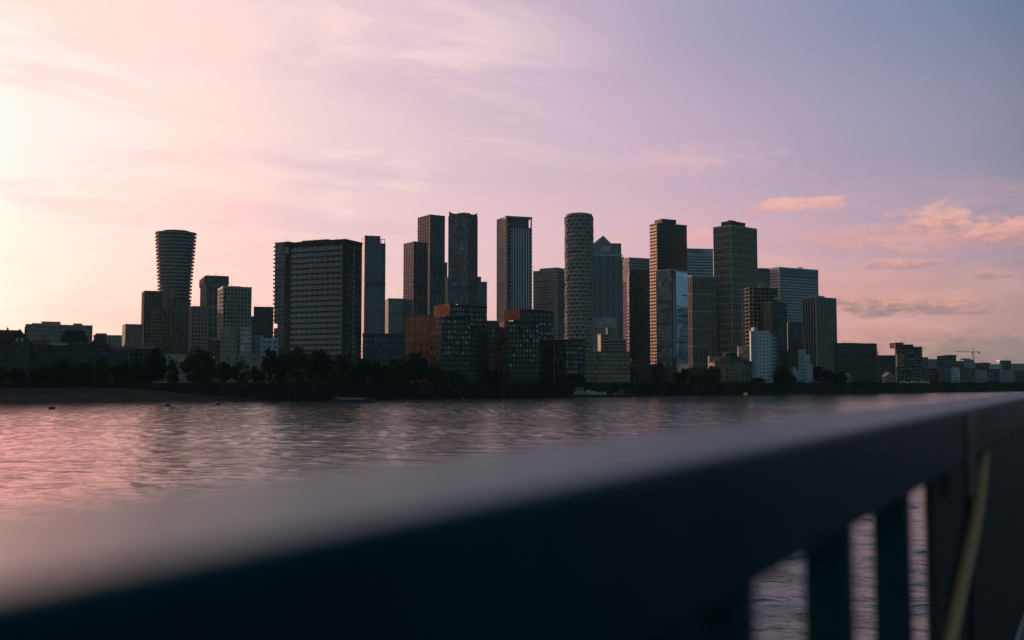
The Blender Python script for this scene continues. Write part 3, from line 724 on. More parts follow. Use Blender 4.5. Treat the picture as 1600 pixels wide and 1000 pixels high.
flats('recessed rust brown brick flats in the gap between the two dark brick groups', 752, 754, 795, 503, 610, 8, BRICK, None, 8, 0, skip=.1)
b = flats('dark brick flats with a rust orange upper corner below the pale framed tower', 788, 815, 865, 484, 600, 33, BLACKB, None, 12, 6)
step(b, 'orange_top_storey', 788.5, 814, 482, -.35, 4, BRICK, 'A', base=b.z(498))
flats('black brick flats with a flat roof standing in front of the rust orange cornered ones', 780, 795, 842, 502, 565, 22, BLACKB, None, 9, 3)
flats('low dark brick flats at the foot of the honeycomb cylinder tower', 866, 884, 915, 530, 580, 30, BLACKB, None, 7, 4)

# ---- centre towers
b = Bld('framed_tower', 'tower with tan stone side, open crown and white stripes down its dark front', 'tower', 777, 791, 831, 337, 840, 20)
H = b.h; b.box = (0, b.w, 0, b.d, -1, b.z(354))
b.vol('wall', *b.box, facade(2, 3.3, (.045, .05, .055), (.04, .05, .055), .1, .15, .5))
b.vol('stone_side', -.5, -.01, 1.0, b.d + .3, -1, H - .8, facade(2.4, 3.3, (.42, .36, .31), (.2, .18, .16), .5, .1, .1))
b.vol('crown_core', 4, b.w - 2.5, 1.2, b.d - 2, b.box[5] - .01, H - 1.2, DARK)
mb = MB()
mb.box(-.5, 1.0, -.5, 1.0, -1, H - 1.4); mb.box(b.w - 1.0, b.w, -.4, .9, b.box[5], H - 1.4); mb.box(b.w - 1.0, b.w, b.d - 1.2, b.d, b.box[5], H - 1.4)
mb.box(-.5, b.w + .3, -.5, b.d + .3, H - 1.4, H); mb.build('crown_frame', TAN, b.root)
mb = MB(); x0, x1 = b.xb(802), b.xb(826)
for i in range(7): q = x0 + (x1 - x0) * i / 6; mb.box(q - .32, q + .32, -.55, .02, -1, b.z(355.5))
mb.build('white_stripes', plain('stripe_white', (.7, .7, .68), .6, .08), b.root)
mb = MB()
for i in range(9): q = x0 + (x1 - x0) * i / 8; mb.box(q - .18, q + .18, .5, 1.25, b.box[5], H - 1.4)
mb.build('crown_louvres', TAN, b.root)
mb = MB(); mb.box(0, 1.6, -1.3, 0, 0, .25); mb.box(0, 1.6, -1.3, -1.2, .25, 1.3); me = mb.mesh('balcony'); me.materials.append(METAL)
for i in range(38):
    z = b.box[5] - 3 - i * 3.3
    if z > 0: inst('balcony', me, b.root, (b.xb(796.5), 0, z)); inst('balcony', me, b.root, (b.w - 1.6, 0, z))

b = tower('office_block', 'wide plain grey office block with a pale vertical seam, left behind the honeycomb cylinder', 833, 870, 890, 421, 1250, 55, (.14, .15, .15), 2.2, 3.8, None, (3.8, .25, .1), GREY, glass=(.06, .075, .078), mull=.1, cat='office block', plant=0)
b.vol('pale_seam', -.7, .6, -.7, .6, -1, b.h, PALE)
step(b, 'upper_storeys', 842, 869, 417.5, 2, 20, facade(2.2, 3.8, (.14, .15, .15)), 'A')
# honeycomb cylinder
def honeycomb():
    D = 790; r = empty('honeycomb_tower', (*at(905, 450, D)[:2], GZ), label='cylindrical tower wrapped in a staggered honeycomb of square balconies', cat='tower')
    k = D / 1600; R0 = 22.6 * k; H = zat(339, D) - GZ; n = 30; fl = 3.05
    b = MB(); b.cyl(0, 0, -1, H, R0 - 1.2, None, 60); b.build('glazing', facade(1.3, fl, (.07, .075, .075), (.05, .06, .062), .12, .12, .5), r)
    b = MB(); b.cyl(0, 0, H, H + 1.6, R0 - .6, R0 - .9, 60); b.cyl(0, 0, H + 1.6, H + 2.2, R0 - 3, R0 - 3, 40); b.build('roof_rim', GREY, r)
    b = MB(); nf = int(H / fl); rr = random.Random(5)
    for f in range(nf):
        z = H - (f + 1) * fl
        for i in range(n):
            on = (i + (f // 1)) % 2 == 0
            if rr.random() < .08: on = not on
            a0 = 2 * math.pi * (i + .03) / n; a1 = 2 * math.pi * (i + .97) / n
            if on: q, zz0, zz1 = R0 + rr.uniform(-.1, .3), z, z + fl * .93
            else: q, zz0, zz1 = R0 - .75, z, z + fl * .35
            qi = R0 - 1.3
            p = [(math.cos(a) * e, math.sin(a) * e) for a, e in ((a0, q), (a1, q), (a1, qi), (a0, qi))]
            if on:
                b.prism(p, zz0, zz0 + .35)                                     # slab
                b.prism(p, zz1 - .3, zz1)                                      # hood
                for aa in (a0, a1 - .028):
                    pp = [(math.cos(a) * e, math.sin(a) * e) for a, e in ((aa, q), (aa + .028, q), (aa + .028, qi), (aa, qi))]
                    b.prism(pp, zz0 + .35, zz1 - .3)
                q2 = q - .25
                pp = [(math.cos(a) * e, math.sin(a) * e) for a, e in ((a0 + .03, q2), (a1 - .03, q2), (a1 - .03, q2 - .12), (a0 + .03, q2 - .12))]
                b.prism(pp, zz0 + .35, zz0 + 1.5)
            else:
                b.prism(p, zz0, zz1)
    b.build('balcony_lattice', plain('warm_grey_panels', (.34, .33, .31), .7, .25, .25), r)
honeycomb()

# ---- pyramid tower and sign tower
b = tower('pyramid_roof_tower', 'tallest office tower seen only as a pyramid roof behind the sign topped block', 926, 930, 960, 380, 1500, 45, (.14, .15, .155), 2.4, 4, None, None, METAL, plant=0, cap=0, cat='skyscraper', wmax=46, dmax=46)
mb = MB(); z = b.h; mx, my = b.w / 2, b.d / 2; zt = b.h + (zat(365.5, b.D + 20) - zat(380, b.D + 20))
mb.add([(0, 0, z), (b.w, 0, z), (b.w, b.d, z), (0, b.d, z), (mx, my, zt)], [(0, 1, 4), (1, 2, 4), (2, 3, 4), (3, 0, 4)])
mb.build('pyramid_roof', plain('pyramid_metal', (.22, .24, .25), .35, .1, .1, metal=.6), b.root)
def lettering(body, parent, size, loc, rz, mat, name='lettering', depth=.12, squash=1.0):
    c = bpy.data.curves.new(name, 'FONT'); c.body = body; c.size = size; c.extrude = depth; c.align_x = 'CENTER'; c.offset = size * .012
    o = bpy.data.objects.new(name, c); C.objects.link(o); o.parent = parent; o.location = loc
    o.rotation_euler = (R(90), 0, rz); o.scale = (squash, 1, 1); c.materials.append(mat); bpy.context.view_layer.update()
    me = bpy.data.meshes.new_from_object(o.evaluated_get(bpy.context.evaluated_depsgraph_get())); me.name = name
    o2 = bpy.data.objects.new(name, me); C.objects.link(o2); o2.parent = parent; o2.location = loc; o2.rotation_euler = (R(90), 0, rz); o2.scale = (squash, 1, 1)
    if not me.materials: me.materials.append(mat)
    bpy.data.objects.remove(o); return o2
b = tower('sign_tower', 'glass office tower with a box top lettered citi right of the honeycomb cylinder', 920, 922, 975, 401, 1300, 6, (.08, .095, .1), 1.5, 4, (9, .5, .4), None, METAL, glass=(.05, .07, .078), plant=0, cap=.5, cat='skyscraper', hm=METAL)
bx = (b.xb(922), b.xb(971), .5, 34, b.z(398), b.z(379.5)); b.vol('sign_box', *bx, plain('sign_box_grey', (.16, .165, .17), .45, .15, .05, metal=.4))
b.vol('recessed_floor', 3, b.xb(970), 2, 30, b.h - .6, b.z(398), DARK)
b.vol('cornice', b.xb(927), b.xb(972.5), -.8, 36, b.z(399.5), b.z(397.3), METAL)
SIGNL = plain('sign_letters_pale', (.62, .63, .64), .4, .1); SIGNR = plain('sign_arc', (.5, .2, .18), .4, .1)
lettering('citi', b.root, b.D / 1600 * 12.5, (b.xb(947), .2, b.z(391)), 0, SIGNL)
mb = MB(); cx_, rz_ = b.xb(946.8), 4.2
mb.tube([(cx_ + rz_ * math.cos(t), .3, b.z(388.0) + rz_ * .95 * math.sin(t)) for t in [math.pi * (.18 + .64 * i / 10) for i in range(11)]], .35, 6); mb.build('sign_arc', SIGNR, b.root)
b.vol('pale_podium', b.xb(925), b.xb(960), -12, -.1, -1, b.z(497), facade(3, 4, (.30, .32, .32), (.15, .18, .18)))
tower('office_block', 'slate glass office block with a ribbed left side right of the sign topped tower', 973, 983, 1016, 402, 1120, 24, (.13, .145, .15), 1.8, 3.8, None, (3.8, .9, .3), GREY, glass=(.05, .06, .065), mull=.1, plant=0, cat='office block')
b = tower('office_block', 'darker gridded block standing before the slate glass office, slot in its front', 979, 984, 1015, 421, 930, 14, (.115, .11, .10), 2.1, 3.4, (2.1, .5, .10), (3.4, .6, .08), BROWN, glass=(.03, .04, .045), plant=0, cat='office block')
bx = (b.xb(979.5), b.xb(993), -6, -.1, -1, b.z(431)); b.vol('dark_wing', *bx, facade(2, 3.4, (.035, .042, .045), (.03, .04, .045)))
# golden edged tower
b = tower('crowned_tower', 'tall dark ribbed tower with golden left edge and stepped crown', 1015, 1027, 1073, 348, 850, 27, (.06, .065, .065), 1.6, 3.2, (3.2, .45, .10), None, DARK, glass=(.04, .052, .055), plant=0, cap=.8, refl=.5)
step(b, 'crown', 1036, 1058, 340.5, 1.5, 14, facade(1.8, 20, (.05, .055, .055), mull=.4))
for q, e_ in ((1047, 337), (1051, 338)): mb = MB(); mb.cyl(b.xb(q), 6, b.h, b.z(e_), .2, .1, 6); mb.build('antenna', STEEL, b.root)
gm = plain('painted_sun_gold', (.36, .26, .15), .5, .2, .2, metal=.4)  # low sun on the left face, painted in as a gold colour
mb = MB(); nn = int((b.h - 2) / 3.2)
for i in range(nn):
    z = b.h - 1 - (i + 1) * 3.2
    for y0, y1 in ((.4, b.d * .3), (b.d * .36, b.d * .63), (b.d * .69, b.d * .97)): mb.box(-.75, .0, y0, y1, z, z + 1.5)
mb.build('sun_tinted_balcony_fronts', gm, b.root)
# faceted glass building
b = tower('faceted_glass_building', 'glass building split into a grey slanted block and a bright blue glazed block', 1025, 1049, 1073, 422, 700, 48, (.10, .12, .135), 2.2, 3.6, None, None, METAL, glass=(.10, .12, .14), plant=0, cap=0, mull=.05, band=.12, refl=.6)
b.vol('blue_glazing', b.xb(1055), b.w + .2, -.6, -.02, 4, b.z(423), facade(3.6, 3.8, (.3, .5, .7), (.50, .80, 1.0), .03, .04, .85, .0, vary=.12))
mb = MB(); rr = random.Random(2)
for zz, a, c in ((459, 1064, 1073), (483, 1056, 1067), (491, 1063, 1073), (493, 1056, 1073), (503, 1064, 1073), (524, 1064, 1073), (529, 1066, 1073), (534, 1055, 1073), (560, 1062, 1073)):
    mb.box(b.xb(a), b.xb(c), -.75, -.6, b.z(zz + 1), b.z(zz - .6))
mb.build('open_vent_strips', DARK, b.root)
b.vol('dark_recess', b.xb(1049), b.xb(1055) - .01, -.3, -.02, -1, b.z(424), DARK)
mb = MB(); mb.add([(b.xb(1050), -.3, b.z(560)), (b.xb(1053), -.3, b.z(555)), (b.xb(1053.5), -.3, b.z(440)), (b.xb(1050.5), -.3, b.z(433)), (b.xb(1050), -1.4, b.z(560)), (b.xb(1053), -1.4, b.z(555)), (b.xb(1053.5), -.9, b.z(440)), (b.xb(1050.5), -.5, b.z(433))],
      [(0, 1, 2, 3), (4, 7, 6, 5), (0, 4, 5, 1), (1, 5, 6, 2), (2, 6, 7, 3), (3, 7, 4, 0)]); mb.build('folded_glass_fin', TAN, b.root)
b.vol('roof_fascia', -.3, b.w + .3, -.7, b.d + .3, b.h - .0, b.h + .9, METAL)
# bank tower with hexagon
b = tower('bank_tower', 'pale banded glass tower lettered HSBC between the two tallest ribbed towers', 1062, 1066, 1114, 388, 1300, 8, (.17, .19, .2), 1.5, 4, None, (4, 1.5, .25), METAL, glass=(.06, .085, .095), mull=.06, plant=0, cat='skyscraper')
b.vol('sign_box', .5, b.w - .4, -.9, 2, b.z(400), b.h - 1.2, plain('pale_sign_band', (.3, .32, .33), .5, .1, .05))
lettering('HSBC', b.root, 9.4, (b.xb(1078.5), -1.0, b.z(395.4)), 0, STEEL)
mb = MB(); q = b.xb(1092); zc = b.z(392.6); s_ = 3.3
mb.prism([(0, 0)] * 3, 0, 0) if 0 else None
def tri(p): mb.add([(x, -1.05, z) for x, z in p] + [(x, -.92, z) for x, z in p], [(0, 1, 2), (5, 4, 3), (0, 3, 4, 1), (1, 4, 5, 2), (2, 5, 3, 0)])
tri([(q - s_, zc - s_), (q - s_, zc + s_), (q - 2 * s_, zc)]); tri([(q + s_, zc + s_), (q + s_, zc - s_), (q + 2 * s_, zc)])
tri([(q - s_, zc + s_), (q, zc), (q + s_, zc + s_)]); tri([(q - s_, zc - s_), (q + s_, zc - s_), (q, zc)])
mb.build('hexagon_emblem', plain('emblem_dark', (.09, .06, .06), .5), b.root)
tower('ribbed_tower', 'shorter dark tower with wavy pale ribs left of the tall grid fronted tower', 1073, 1081, 1117, 430, 800, 25, (.07, .07, .068), 2.3, 3.2, (2.3, .5, .5), (16, .8, .3), TAN, glass=(.03, .036, .04), plant=1, cap=.8)
b = tower('grid_tower', 'tallest right hand tower, close pale grid on both faces, small roof box', 1115, 1142, 1182, 351, 790, 40, (.12, .115, .105), 2.2, 3.25, (2.2, .42, .55), (6.5, .7, .35), OLIVE, glass=(.035, .042, .045), plant=0, cap=1)
step(b, 'roof_box', 1143, 1166, 344.5, 1, 12, facade(2.4, 12, (.05, .055, .055), mull=.4))
mb = MB(); mb.box(b.xb(1145), b.xb(1154), 3, 6, b.z(344.6), b.z(342.8)); mb.build('roof_hatch', STEEL, b.root)
tower('office_block', 'plain dark glass block seen between the grid fronted tower and the banded bank building', 1178, 1181, 1206, 419, 1350, 8, (.06, .075, .08), 2, 4, None, (8, .4, .2), STEEL, glass=(.035, .055, .06), plant=0, cat='office block')
b = tower('bank_building', 'wide pale banded office building lettered BARCLAYS with small roof antennas', 1203, 1217, 1278, 417, 1220, 30, (.18, .2, .205), 1.5, 4.1, None, (4.1, 1.7, .3), METAL, glass=(.05, .075, .08), mull=.05, plant=0, cat='skyscraper', cap=1.5)
b.vol('sign_band', .6, b.w - .6, -.9, 1, b.z(430), b.h - 2.0, plain('sign_band_teal', (.16, .2, .21), .5, .1, .05))
b.vol('pale_corner', -.45, .45, -.95, 1, -1, b.h, METAL)
BLUEL = plain('blue_letters', (.03, .13, .30), .4, .1)
lettering('BARCLAYS', b.root, 8.2, (b.xb(1240), -1.0, b.z(425.6)), 0, BLUEL, squash=.92)
mb = MB(); ex, ez = b.xb(1227.0), b.z(423.4)
pts = [(0, -3), (1.0, -1.2), (2.6, -.8), (3.2, 1.6), (1.8, 2.4), (.9, .9), (.5, 2.2), (1.0, 3.2), (0, 3.6), (-1, 3.2), (-.5, 2.2), (-.9, .9), (-1.8, 2.4), (-3.2, 1.6), (-2.6, -.8), (-1.0, -1.2)]
n = len(pts); mb.add([(ex + x, -1.1, ez + z) for x, z in pts] + [(ex + x, -.9, ez + z) for x, z in pts], [tuple(range(n))] + [(i, n + i, n + (i + 1) % n, (i + 1) % n) for i in range(n)])
mb.build('spread_eagle_emblem', BLUEL, b.root)
mb = MB()
for px, yy in ((1256, 413.5), (1258, 412.5), (1262, 414), (1267, 414.5)): mb.cyl(b.xb(px), 8, b.h - 1, b.z(yy), .5, .3, 6)
mb.box(b.xb(1254), b.xb(1260), 7, 9, b.z(415), b.z(414)); mb.build('roof_antennas', STEEL, b.root)
# under construction
b = Bld('unfinished_tower', 'unfinished tower with bare open floor slabs above its clad lower storeys', 'tower', 1167, 1170, 1221, 449, 720, 8)
b.vol('wall', b.xb(1193), b.w + .1, 0, 18, -1, b.z(470), facade(2.4, 3.2, (.05, .055, .055), (.03, .035, .04))); b.vol('core', 4, b.w - 4, 6, 16, -1, b.h - 1, DARK)
mb = MB(); nn = int(b.h / 3.3)
for i in range(nn): mb.box(0, b.w, .05, 17.9, b.h - .4 - i * 3.3, b.h - i * 3.3)
mb.build('floor_slabs', GREY, b.root)
mb = MB()
for i in range(9):
    for y in (.3, 9, 17): mb.box(b.w * i / 8 - (.45 if i == 8 else 0), b.w * i / 8 + (0 if i == 8 else .45), y, y + .45, -1, b.h - .4)
mb.build('columns', GREY, b.root)
rr = random.Random(9)
pm_ = MB(); pm_.box(-1.2, 1.2, -.05, .05, 0, 2.5); pme = pm_.mesh('site_screen'); pme.materials.append(DARK)
for i in range(22): inst('site_screen', pme, b.root, (rr.uniform(2, b.w - 2), .0, b.h - .4 - 3.3 * rr.randint(1, 12) + .05))
tower('office_block', 'tall dark gridded block tucked right against the unfinished tower', 1193, 1205, 1229, 471, 690, 35, (.055, .065, .07), 2.4, 3.2, (2.4, .35, .2), None, STEEL, glass=(.035, .045, .05), plant=0)
tower('office_block', 'dark block with faint vertical ribs left of the striped tower', 1228, 1231, 1256, 504, 860, 10, (.06, .075, .08), 2.4, 14, (2.4, .8, .4), None, STEEL, plant=0, cat='office block')
b = tower('striped_tower', 'tower striped with pale vertical piers, rightmost of the high towers', 1254, 1275, 1306, 464, 750, 32, (.05, .06, .07), 3.1, 3.2, (2.9, .75, .6), None, TAN, glass=(.03, .04, .05), plant=0, cap=.8)
step(b, 'roof_box', 1277, 1291, 461.5, 2, 10, TAN)
# ------------------------------------------------------------------ riverside mid-rises and houses
def midrise(label, xl, xc, xr, yt, D, th, wall, nb=0, na=0, fl=3.0, ww=1.3, wh=1.5, mats=None, plant=0, cap=.6, name='apartment_block', skip=.08, capm=None, cat='apartment block', sill=None, z0=GZ, dmax=None, limit=60):
    b = Bld(name, label, cat, xl, xc, xr, yt, D, th, z0=z0, dmax=dmax)
    b.box = (0, b.w, 0, b.d, -1, b.h - cap); b.vol('wall', *b.box, wall); b.cap(b.box, capm or wall, cap, .1, plant=plant, seed=int(xl * 3))
    zs = [b.h - cap - fl * (i + 1) + .8 for i in range(int((b.h - 1.5) / fl))]
    mats = mats or [GLASS, GLASSD, GLASS]
    if nb: b.windows('B', fr(0, b.w, nb), zs, min(ww, b.w / nb * .6), wh, mats, skip=skip, sill=sill or GREY, seed=int(xl), limit=limit)
    if na: b.windows('A', fr(0, b.d, na), zs, min(ww, b.d / na * .6), wh, mats, skip=skip, sill=sill or GREY, seed=int(xl) + 9, limit=30)
    return b
def block(b, name, px0, px1, yt, y0, y1, mat, z0=-1): return b.vol(name, b.xb(px0), b.xb(px1), y0, y1, z0, b.z(yt), mat)
def house(label, px0, px1, yr, ye, D, wall, th=8, kind='gable_front', nb=3, roofm=None, dep=12, name='brick_house', chim=True, cat='house', group=None, fl=2.9):
    """gable_front: gable faces the river; gable_side: ridge runs along the front; hip; mansard"""
    b = Bld(name, label, cat, px0, px0, px1, ye, D, th, group=group, dmax=dep); w, he, hr = b.w, b.h, b.z(yr); d = dep
    m = MB(); o = .45
    if kind == 'gable_front':
        m.add([(0, 0, -1), (w, 0, -1), (w, 0, he), (w / 2, 0, hr - .3), (0, 0, he), (0, d, -1), (w, d, -1), (w, d, he), (w / 2, d, hr - .3), (0, d, he)],
              [(0, 1, 2, 3, 4), (9, 8, 7, 6, 5), (0, 4, 9, 5), (1, 6, 7, 2)]); m.build('wall', wall, b.root)
        m = MB(); k = (hr - .3 - he) / (w / 2)
        for sx in (0, 1):
            xe = -o if sx == 0 else w + o; ze = he - o * k
            v = [(xe, -o, ze), (w / 2, -o, hr - .3), (w / 2, d + o, hr - .3), (xe, d + o, ze)]
            v2 = [(x, y, z + .3) for x, y, z in v]; m.add(v + v2, [(0, 3, 2, 1), (4, 5, 6, 7), (0, 1, 5, 4), (2, 3, 7, 6), (0, 4, 7, 3)])
    elif kind == 'gable_side':
        m.box(0, w, 0, d, -1, he); m.build('wall', wall, b.root); m = MB()
        m.add([(-o, -o, he), (w + o, -o, he), (w + o, d + o, he), (-o, d + o, he), (-o, d / 2, hr), (w + o, d / 2, hr)], [(0, 1, 5, 4), (2, 3, 4, 5), (0, 4, 3), (1, 2, 5), (0, 3, 2, 1)])
    elif kind == 'hip':
        m.box(0, w, 0, d, -1, he); m.build('wall', wall, b.root); m = MB(); q = min(w, d) * .45
        m.add([(-o, -o, he), (w + o, -o, he), (w + o, d + o, he), (-o, d + o, he), (q, d / 2, hr), (w - q, d / 2, hr)], [(0, 1, 5, 4), (1, 2, 5), (2, 3, 4, 5), (3, 0, 4), (0, 3, 2, 1)])
    elif kind == 'mansard':
        m.box(0, w, 0, d, -1, he); m.build('wall', wall, b.root); m = MB(); q = w * .16
        m.add([(-o, -o, he), (w + o, -o, he), (w + o, d + o, he), (-o, d + o, he), (q, q, hr), (w - q, q, hr), (w - q, d - q, hr), (q, d - q, hr)], [(0, 1, 5, 4), (1, 2, 6, 5), (2, 3, 7, 6), (3, 0, 4, 7), (4, 5, 6, 7), (0, 3, 2, 1)])
    else:
        m.box(0, w, 0, d, -1, he); m.build('wall', wall, b.root); m = MB(); m.box(-o, w + o, -o, d + o, he, max(hr, he + .4))
    rf = m.build('roof', roofm or SLATE, b.root)
    if chim:
        c = MB(); c.box(w * .72, w * .72 + .9, d * .45, d * .45 + .7, he, hr + 1.0); c.cyl(w * .72 + .3, d * .45 + .35, hr + 1.0, hr + 1.5, .18, .15, 6); c.build('chimney', BRICK, rf)
    if nb:
        zs = [he - fl * (i + 1) + .9 for i in range(int((he - .5) / fl))]
        b.windows('B', fr(0, w, nb), zs, 1.1, 1.5, [GLASSD, GLASSD, GLASS], skip=.12, sill=STEEL, seed=int(px0))
        if kind == 'gable_front' and hr - he > 3: b.windows('B', [w / 2 - 1.1, w / 2 + 1.1], [he + .3], 1.0, 1.5, [GLASS, GLASSL], sill=GREY)
    dr = MB(); dr.box(w * .5 - .5, w * .5 + .5, -.08, .05, 0, 2.1); dr.build('door', DARK, b.root)
    return b
# ---- left bank houses
house('large dark brick house with a long ridge at the far left edge of the bank', -40, 30, 513, 530, 480, BROWN, 6, 'gable_side', 9, name='brick_warehouse', dep=18)
house('dark brick house with a steep gable beside the long ridged house', 14, 47, 513, 534, 470, BROWN, 6, 'gable_front', 4)
house('low dark terraced house between the steep gabled house and the flat pale roofed one', 46, 75, 531, 538, 475, BROWN, 6, 'gable_side', 4)
house('dark house with a flat pale edged roof in front of the concrete apartment block', 72, 104, 536, 539, 478, BROWN, 6, 'flat', 4, METAL, chim=False)
b = midrise('stepped concrete apartment block rising behind the dark houses on the left bank', 40, 42, 145, 506, 700, 4, plain('tan_concrete', (.25, .21, .17)), 22, 0, 3.1, 1.4, 1.6, skip=.05, limit=100)
block(b, 'roof_step', 65, 95, 501, 3, 14, GREY, b.box[5]); block(b, 'roof_step', 50, 64.8, 504, 3, 14, GREY, b.box[5]); block(b, 'roof_step', 115, 129, 503, 3, 12, GREY, b.box[5])
house('tall dark house with a steep mansard roof below the concrete apartment block', 95, 137, 515, 531, 482, BROWN, 5, 'mansard', 6, dep=16)
house('dark house with a rounded looking gable right of the mansard roofed one', 137, 170, 526, 540, 478, BLACKB, 5, 'hip', 5)
house('low dark house with a long plain ridge behind the bank trees', 168, 205, 541, 547, 476, BROWN, 5, 'gable_side', 5)
house('low dark house with a flat pale roof under the brown brick tower', 205, 243, 542, 545, 480, BLACKB, 5, 'flat', 5, PALE, chim=False)
midrise('small far grey block between the mansard house and the tan flats', 146, 148, 192, 523, 800, 5, GREY, 8, 0, 3)
midrise('tan block of flats with a sunlit edge left of the brown brick tower', 191, 196, 223, 506, 740, 14, plain('tan_flats', (.2, .16, .12)), 6, 2, 3.1)
house('far dark low gabled house seen beyond the concrete apartment block', 150, 166, 520, 524, 780, BROWN, 5, 'gable_side', 0, chim=False)
# white mid-rises below the sunlit tower
b = midrise('white rendered stepped flats below the gold edged grey tower', 345, 347, 370, 516, 620, 5, PALE, 4, 0, 3.0, 1.4, 1.2, [GLASS, DARK], skip=.1)
block(b, 'upper_storeys', 352, 366, 508.5, 1, 12, PALE, b.box[5]); b.vol('glazed_stair', b.w, b.xb(377), .6, 12, -1, b.z(512), facade(1.6, 3, (.1, .12, .12)))
b = midrise('grey white flats with a glass stair beside the stepped white flats', 376, 378, 393, 511, 630, 5, plain('grey_render', (.42, .42, .42)), 3, 0, 3.0, 1.4, 1.3, [GLASS, DARK])
midrise('low white block with a shining roof light right of the white stepped flats', 392, 394, 412, 524, 640, 5, PALE, 4, 0, 3.0, 1.2, 1.2, [GLASS, DARK])
midrise('low pale blue clad building beside the big tree and the banded slab', 408, 410, 435, 528, 630, 5, plain('pale_blue_cladding', (.30, .38, .45)), 3, 0, 3.4, 2.0, 1.3, [DARK])
b = midrise('dark glazed block half hidden between the round tree and the white flats', 324, 326, 346, 531, 660, 6, BLACKB, 3, 0, 3, 1.3, 1.3)
block(b, 'pale_roof', 331, 338, 528.5, 0, 8, PALE, b.box[5])
b = midrise('long low white terrace wall with dark openings in front of the white flats', 345, 346, 409, 554, 560, 3, PALE, 0, 0, cat='building', name='low_building'); b.windows('B', fr(0, b.w, 9), [b.h - 3.4], 1.6, 1.7, [DARK, GLASS], skip=.4)
b = midrise('low pale building glimpsed between the two round trees', 255, 257, 300, 553, 560, 4, GREY, 7, 0, 3, 1.6, 1.4, [DARK, GLASSL], cat='building', name='low_building')

# ---- centre and right, low
b = midrise('low office terrace with rows of lit windows right of the brick flats', 913, 915, 984, 549, 640, 3, plain('sandy_brick', (.15, .12, .085)), 17, 0, 3.1, 1.7, 1.1, [plain('amber_lit_panes', (.42, .36, .2), .5, .2), WARMD, GLASSL], name='office_terrace', cat='office block', limit=100)  # lit windows: lamplight painted in as amber pane colour, without emission
# slatted car park
b = Bld('slatted_building', 'small building of open white slats catching orange sun beside the citi tower foot', 'building', 935, 938, 952, 522, 760, 10)
b.box = (0, b.w, 0, 10, -1, b.h); b.vol('core', .6, b.w - .3, .6, 10, -1, b.h - .4, DARK)
mb = MB()
for i in range(7): mb.box(0, b.w, 0, 10, b.h - .7 - i * 2.6, b.h - i * 2.6)
mb.build('slats', plain('sun_tinted_slats', (.6, .48, .3)), b.root)  # orange sunlight painted into the colour of the white slats
b = Bld('slatted_building', 'lower dark building with three long grey bands right of the orange slats', 'building', 952, 953, 979, 530, 750, 6)
b.vol('core', .4, b.w - .3, .6, 12, -1, b.h - .4, DARK); mb = MB()
for i in range(6): mb.box(0, b.w, 0, 12, b.h - 1.0 - i * 2.8, b.h - i * 2.8)
mb.build('bands', GREY, b.root)
midrise('small olive block above the orange slatted building', 947, 949, 962, 512, 800, 6, plain('olive_panels', (.16, .16, .10)), 3, 0, 3.3, cat='building')
TERR = [(910, 938, 571, 'terrace of flats with glinting windows just right of the dark brick flats'), (939, 966, 569, 'river terrace of flats with a dark gabled middle above the barge stern'), (967, 995, 572, 'river terrace of flats right above the barge bow'), (996, 1026, 571, 'end terrace of flats with arched pale windows below the gold edged tower'),
        (1034, 1058, 575, 'small pale windowed flats below the blue glazed building'), (1078, 1100, 576, 'small dark house with a white porch left of the octagonal flats')]
for i, (a, c, y, l) in enumerate(TERR):
    house(l, a, c, y - 4 + (i % 2), y, 665 + 6 * (i % 3), [BLACKB, BROWN, BLACKB][i % 3], 4, ['gable_side', 'hip'][i % 2], 7 if i < 4 else 5, name='terrace_flats', cat='apartment block', chim=i % 2 == 0)
# octagonal flats
def octagon():
    D = Dof(1141, 42); r = empty('octagonal_flats', (*at(1141, 575, D)[:2], GZ), R(10), label='tan octagonal block of flats with a low hipped roof and roof lantern', cat='apartment block')
    k = D / 1600; Rr = 33 * k; he = zat(566, D) - GZ; hr = zat(556, D) - GZ
    oc = lambda q: [(math.cos(R(22.5 + 45 * i)) * q, math.sin(R(22.5 + 45 * i)) * q) for i in range(8)]
    b = MB(); b.prism(oc(Rr), -1, he); b.build('wall', facade(2.3, 2.9, (.17, .155, .10), (.06, .07, .06), .3, .35, .3, .3), r)
    b = MB(); b.prism(oc(Rr + 1), he, hr, 0, oc(Rr * .28)); rf = b.build('roof', SLATE, r)
    b = MB(); b.prism(oc(Rr * .26), hr, hr + 1.8); b.prism(oc(Rr * .3), hr + 1.8, hr + 2.6, 0, oc(Rr * .1)); b.build('lantern', SLATE, rf)
    a = math.cos(R(22.5)) * Rr
    bb = MB(); bb.box(-1.6, 1.6, -1.0, 0, 0, .2); bb.box(-1.6, 1.6, -1.0, -.92, .2, 1.2); me = bb.mesh('balcony'); me.materials.append(PALE)
    wd = MB(); wd.box(-1.0, 1.0, -.06, .06, .0, 1.5); wme = wd.mesh('window'); wme.materials.append(GLASS)
    for s_ in (-112.5 + 22.5, -135 + 0, -45, -180):
        for f in range(4):
            ang = R(s_); z = 1 + f * 2.9
            if z + 2.5 > he: break
            for t in (-.55, .55):
                o = inst('window', wme, r, (math.cos(ang) * (a + .03) - math.sin(ang) * t * 8, math.sin(ang) * (a + .03) + math.cos(ang) * t * 8, z + .8), ang + math.pi / 2)
            inst('balcony', me, r, (math.cos(ang) * a, math.sin(ang) * a, z), ang + math.pi / 2)
octagon()
midrise('white low block peeping over the left of the octagonal roof', 1106, 1108, 1126, 556, 760, 5, PALE, 4, 0, 3, 1.0, 1.0, cat='building')
midrise('small white block peeping over the roof lantern of the octagonal flats', 1129, 1131, 1142, 550, 770, 5, WHITE, 2, 0, 3, 1.0, 1.0, cat='building')
